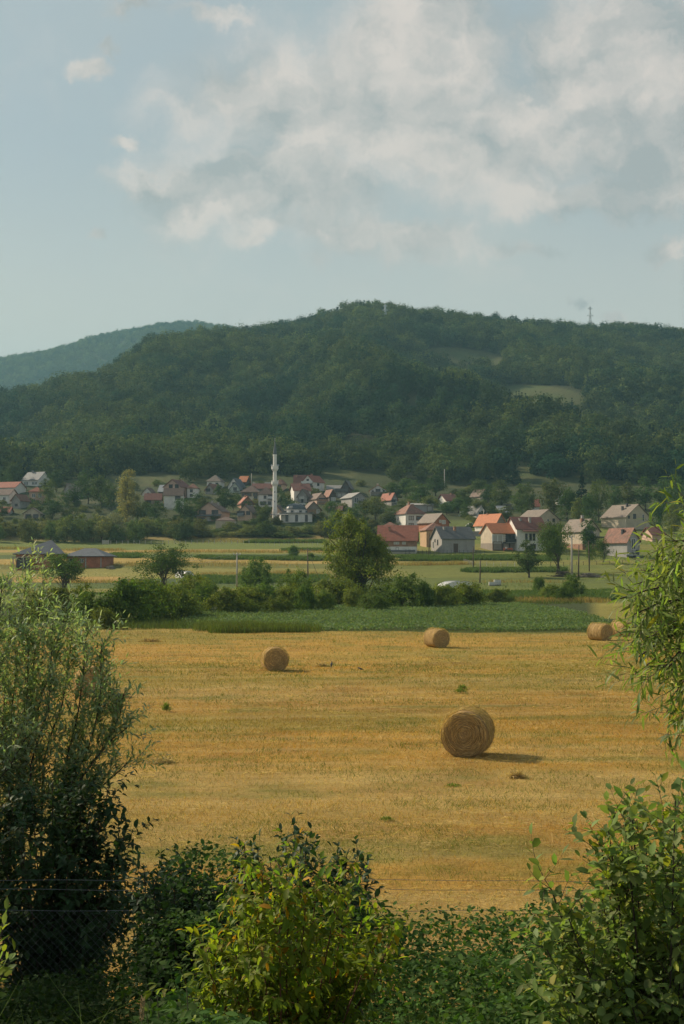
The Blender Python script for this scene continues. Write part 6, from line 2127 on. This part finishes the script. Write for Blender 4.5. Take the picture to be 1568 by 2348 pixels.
# --- sunlit sprig at the left edge
OUT = [(14, 2092), (6, 2130), (22, 2205), (4, 2235), (10, 2180), (0, 2290), (-30, 2100), (-50, 2200), (-40, 2150), (-20, 2250)]
plant('sallow_sprig', 'sunlit leafy sprigs poking in at the lower left edge', 'bush', [stem_px([(-150 + .1 * x, 2700), (-80 + .5 * x, 2400), (x, y)], 6.2, rs, .2, base_spread=.1) for x, y in OUT],
      8, 'leaf_sallow', 'twig', .078, .038, [((1.4, 1.2, .5), .3, 0, .8)], step=.09, tl=(.07, .16), ang=(20, 50), up=.4, t0=.6, leaf_step=.030, sub=0, r0=.007, curl=.15, droop=0, la=(30, 60), twr=.002, broad=.7)
# --- single seedlings at the bottom edge
plant('dogwood_seedling', 'thin dogwood seedling with a few pale leaves at the bottom edge', 'plant', [stem_px([(372, 2700), (368, 2400), (360, 2280)], 6.6, rs, .1, base_spread=.05), stem_px([(372, 2700), (350, 2420), (335, 2318)], 6.6, rs, .1, base_spread=.05)],
      9, 'leaf_sallow', 'twig_green', .062, .032, [], twigs_on=False, leaf_step=.10, r0=.004, opposite=True, curl=.3, droop=.1, la=(55, 80))
plant('dogwood_seedling', 'pale leaved shoot left of the yellowish bush at the bottom', 'plant', [stem_px([(470, 2700), (436, 2420), (428, 2262)], 6.4, rs, .1, base_spread=.05), stem_px([(470, 2700), (452, 2460), (446, 2340)], 6.4, rs, .1, base_spread=.05)],
      10, 'leaf_dogwood', 'twig_green', .072, .034, [((1.3, 1.2, 1.2), .5, 0, .5)], twigs_on=False, leaf_step=.10, r0=.004, opposite=True, curl=.4, droop=.2, la=(50, 80))
sp = stem_px([(322, 2700), (322, 2420), (328, 2290)], 6.5, rs, .05, base_spread=.02)
r = tag(empty('grass_stalk', sp[0]), 'single dry grass stalk with a tan seed head at the bottom edge', 'grass')
q, _ = spline(sp, 12)
q = q - sp[0]
MB().tube(q, .0022, 4).build('stalk', MAT['twig_green'], r)
e_ = q[-1]
g = MB()
for k in range(26):
    t = k / 25
    c_ = e_ - (q[-1] - q[-2]) / np.linalg.norm(q[-1] - q[-2]) * (.10 * t)
    a = k * 2.4
    o_ = np.array([math.cos(a), math.sin(a), .6]) * .007
    g.tube([c_, c_ + o_, c_ + o_ * 1.7 + (0, 0, .012)], [.0015, .003, .001], 4)
g.build('seed_head', MAT['straw_tan'], r)

# ------------------------------------------------------------------ undergrowth on the bank below the viewer
rg = np.random.default_rng(17)
n = 125000
D = rg.uniform(5.2, 15.0, n)
x = rg.uniform(-.33, .33, n) * np.maximum(D, 9)
pxs = 784 + F * x / D
hmax = np.interp(pxs, [-200, 260, 400, 700, 900, 1100, 1300, 1700], [1.1, 1.3, 2.0, 1.75, 1.6, 1.6, 1.55, 1.5]) * np.interp(D, [5, 9, 12, 14, 15.2], [.35, .75, 1.15, 1.2, .35])
hm = hmax * (.55 + .8 * fbm(x / 1.1, D / 1.1, 5, 3))
z = gz(x, D) + hm * (1 - rg.uniform(0, 1, n) ** 1.8 * .8)
P = np.stack([x, D, z], -1)
d = unit(np.stack([rg.normal(size=n), rg.normal(size=n), rg.normal(size=n) * .4 + .05], -1))
nn = unit(rg.normal(size=(n, 3)) * .45 + np.array([0, -.25, 1.0]))
sz = rg.uniform(.026, .068, n)
v, f = leaves(P, d, nn, sz, sz * rg.uniform(.45, .75, n), .25 * rg.uniform(0, 2, n), .2, .4)
c = np.ones((n, 3)) * rg.uniform(.6, 1.35, (n, 1)) * (1 + .1 * rg.uniform(-1, 1, (n, 3))) * ((.8 + .5 * fbm(x / .7, D / .7, 9)) * np.interp(pxs, [250, 520], [.42, 1.0]))[:, None]  # leaves towards the left tinted darker, deep shade put into their colour
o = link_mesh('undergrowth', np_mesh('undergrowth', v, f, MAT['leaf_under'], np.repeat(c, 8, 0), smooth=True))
tag(o, 'tangled low leafy undergrowth covering the bank along the fence', 'undergrowth', kind='stuff')
# long grass in the undergrowth
n = 5200
D = rg.uniform(7.5, 15.2, n)
x = np.where(rg.uniform(0, 1, n) < .6, rg.uniform(.02, .17, n), rg.uniform(-.28, .28, n)) * D
zb = gz(x, D) + .25
v, f = blades(np.stack([x, D, zb], -1), rg.uniform(.45, 1.15, n), rg.uniform(.006, .013, n), rg, .8)
c = np.array((.085, .13, .03)) * rg.uniform(.6, 1.6, (n, 1))
o = link_mesh('long_grass', np_mesh('long_grass', v, f, MAT['blade'], np.repeat(c, 5, 0)))
tag(o, 'long arching grass blades growing through the undergrowth', 'grass', kind='stuff')

# ------------------------------------------------------------------ chain link fence at the foot of the bank
YF = 14.4
r = tag(empty('chain_link_fence', (0, YF, 0)), 'thin chain link fence with plain wires along its top, crossing above the undergrowth', 'fence')
XF = 5.2
zt = EYE + ray(784, 2086)[2] * YF
zb = .35


def wav(z, amp, s):
    return [(x, .01 * math.sin(x * 3 + s), z + amp * math.sin(x * 1.7 + s) + amp * .5 * math.sin(x * 4.1 + s)) for x in np.linspace(-XF, XF, 60)]


for row, s in ((2019, 0.3), (2039, 1.7), (2086, 2.9)):
    zz_ = EYE + ray(784, row)[2] * YF
    MB().tube(wav(zz_, .008, s), .0022, 5).build('top_wire', MAT['wire_bright'], r)
g = MB()
hgt = zt - zb
stp = .085
nn_ = int((2 * XF + hgt) / stp)
for k in range(nn_):
    for sg in (1, -1):
        xa = -XF - hgt + k * stp
        xs = np.array([xa, xa + hgt])
        z0_, z1_ = zb, zt
        lo, hi = max(xs[0], -XF), min(xs[1], XF)
        if hi - lo < .05:
            continue
        za, zc = z0_ + (lo - xs[0]), z0_ + (hi - xs[0])
        m_ = max(3, int((hi - lo) / .12))
        pts = []
        for q in np.linspace(0, 1, m_):
            xx, zq = lo + (hi - lo) * q, za + (zc - za) * q
            pts.append((sg * xx, .006 * math.sin(q * m_ * 3.1) + (0.004 if sg > 0 else -.004), zq))
        g.tube(pts, .0010, 3, cap=False)
g.build('wire_mesh', MAT['wire_bright'], r)
for x in (-4.6, 5.0):
    MB().tube([(x, .05, -.4), (x, .05, zt + .35)], .03, 8).build('post', MAT['metal_grey'], r)

# ------------------------------------------------------------------ tall trees left of the view, whose shade lies over the bank
kind('ash', seed=221, H=11, R=3.6, base=.12, n_cl=170, per=70, leaf=.22, mat='leaf_tree', lump=.4, clr=.22, limbs=18, trunk_r=.2)
put_tree('ash', 'ash_tree', 'tall ash standing outside the picture to the left, nearer the willow', (-10.3, 21.0, 0), 8.3, 6.6)
put_tree('ash', 'ash_tree', 'taller ash standing outside the picture, farther to the left', (-12.3, 18.0, 0), 12.0, 7.4)
# ------------------------------------------------------------------ haze between the camera and the far hills
hz = bpy.data.materials.new('valley_haze')
hz.use_nodes = True
T = NT(hz.node_tree)
pv = T.n('ShaderNodeVolumePrincipled', ins={'Color': (.36, .68, .80, 1), 'Density': HAZE, 'Anisotropy': .2})
T.link(pv.outputs[0], T.n('ShaderNodeOutputMaterial').inputs['Volume'])
hb = MB().box(-4800, 4800, -60, 4600, -14, 640).build('haze', hz)
tag(hb, 'thin bluish haze lying over the whole valley', 'haze', kind='stuff')
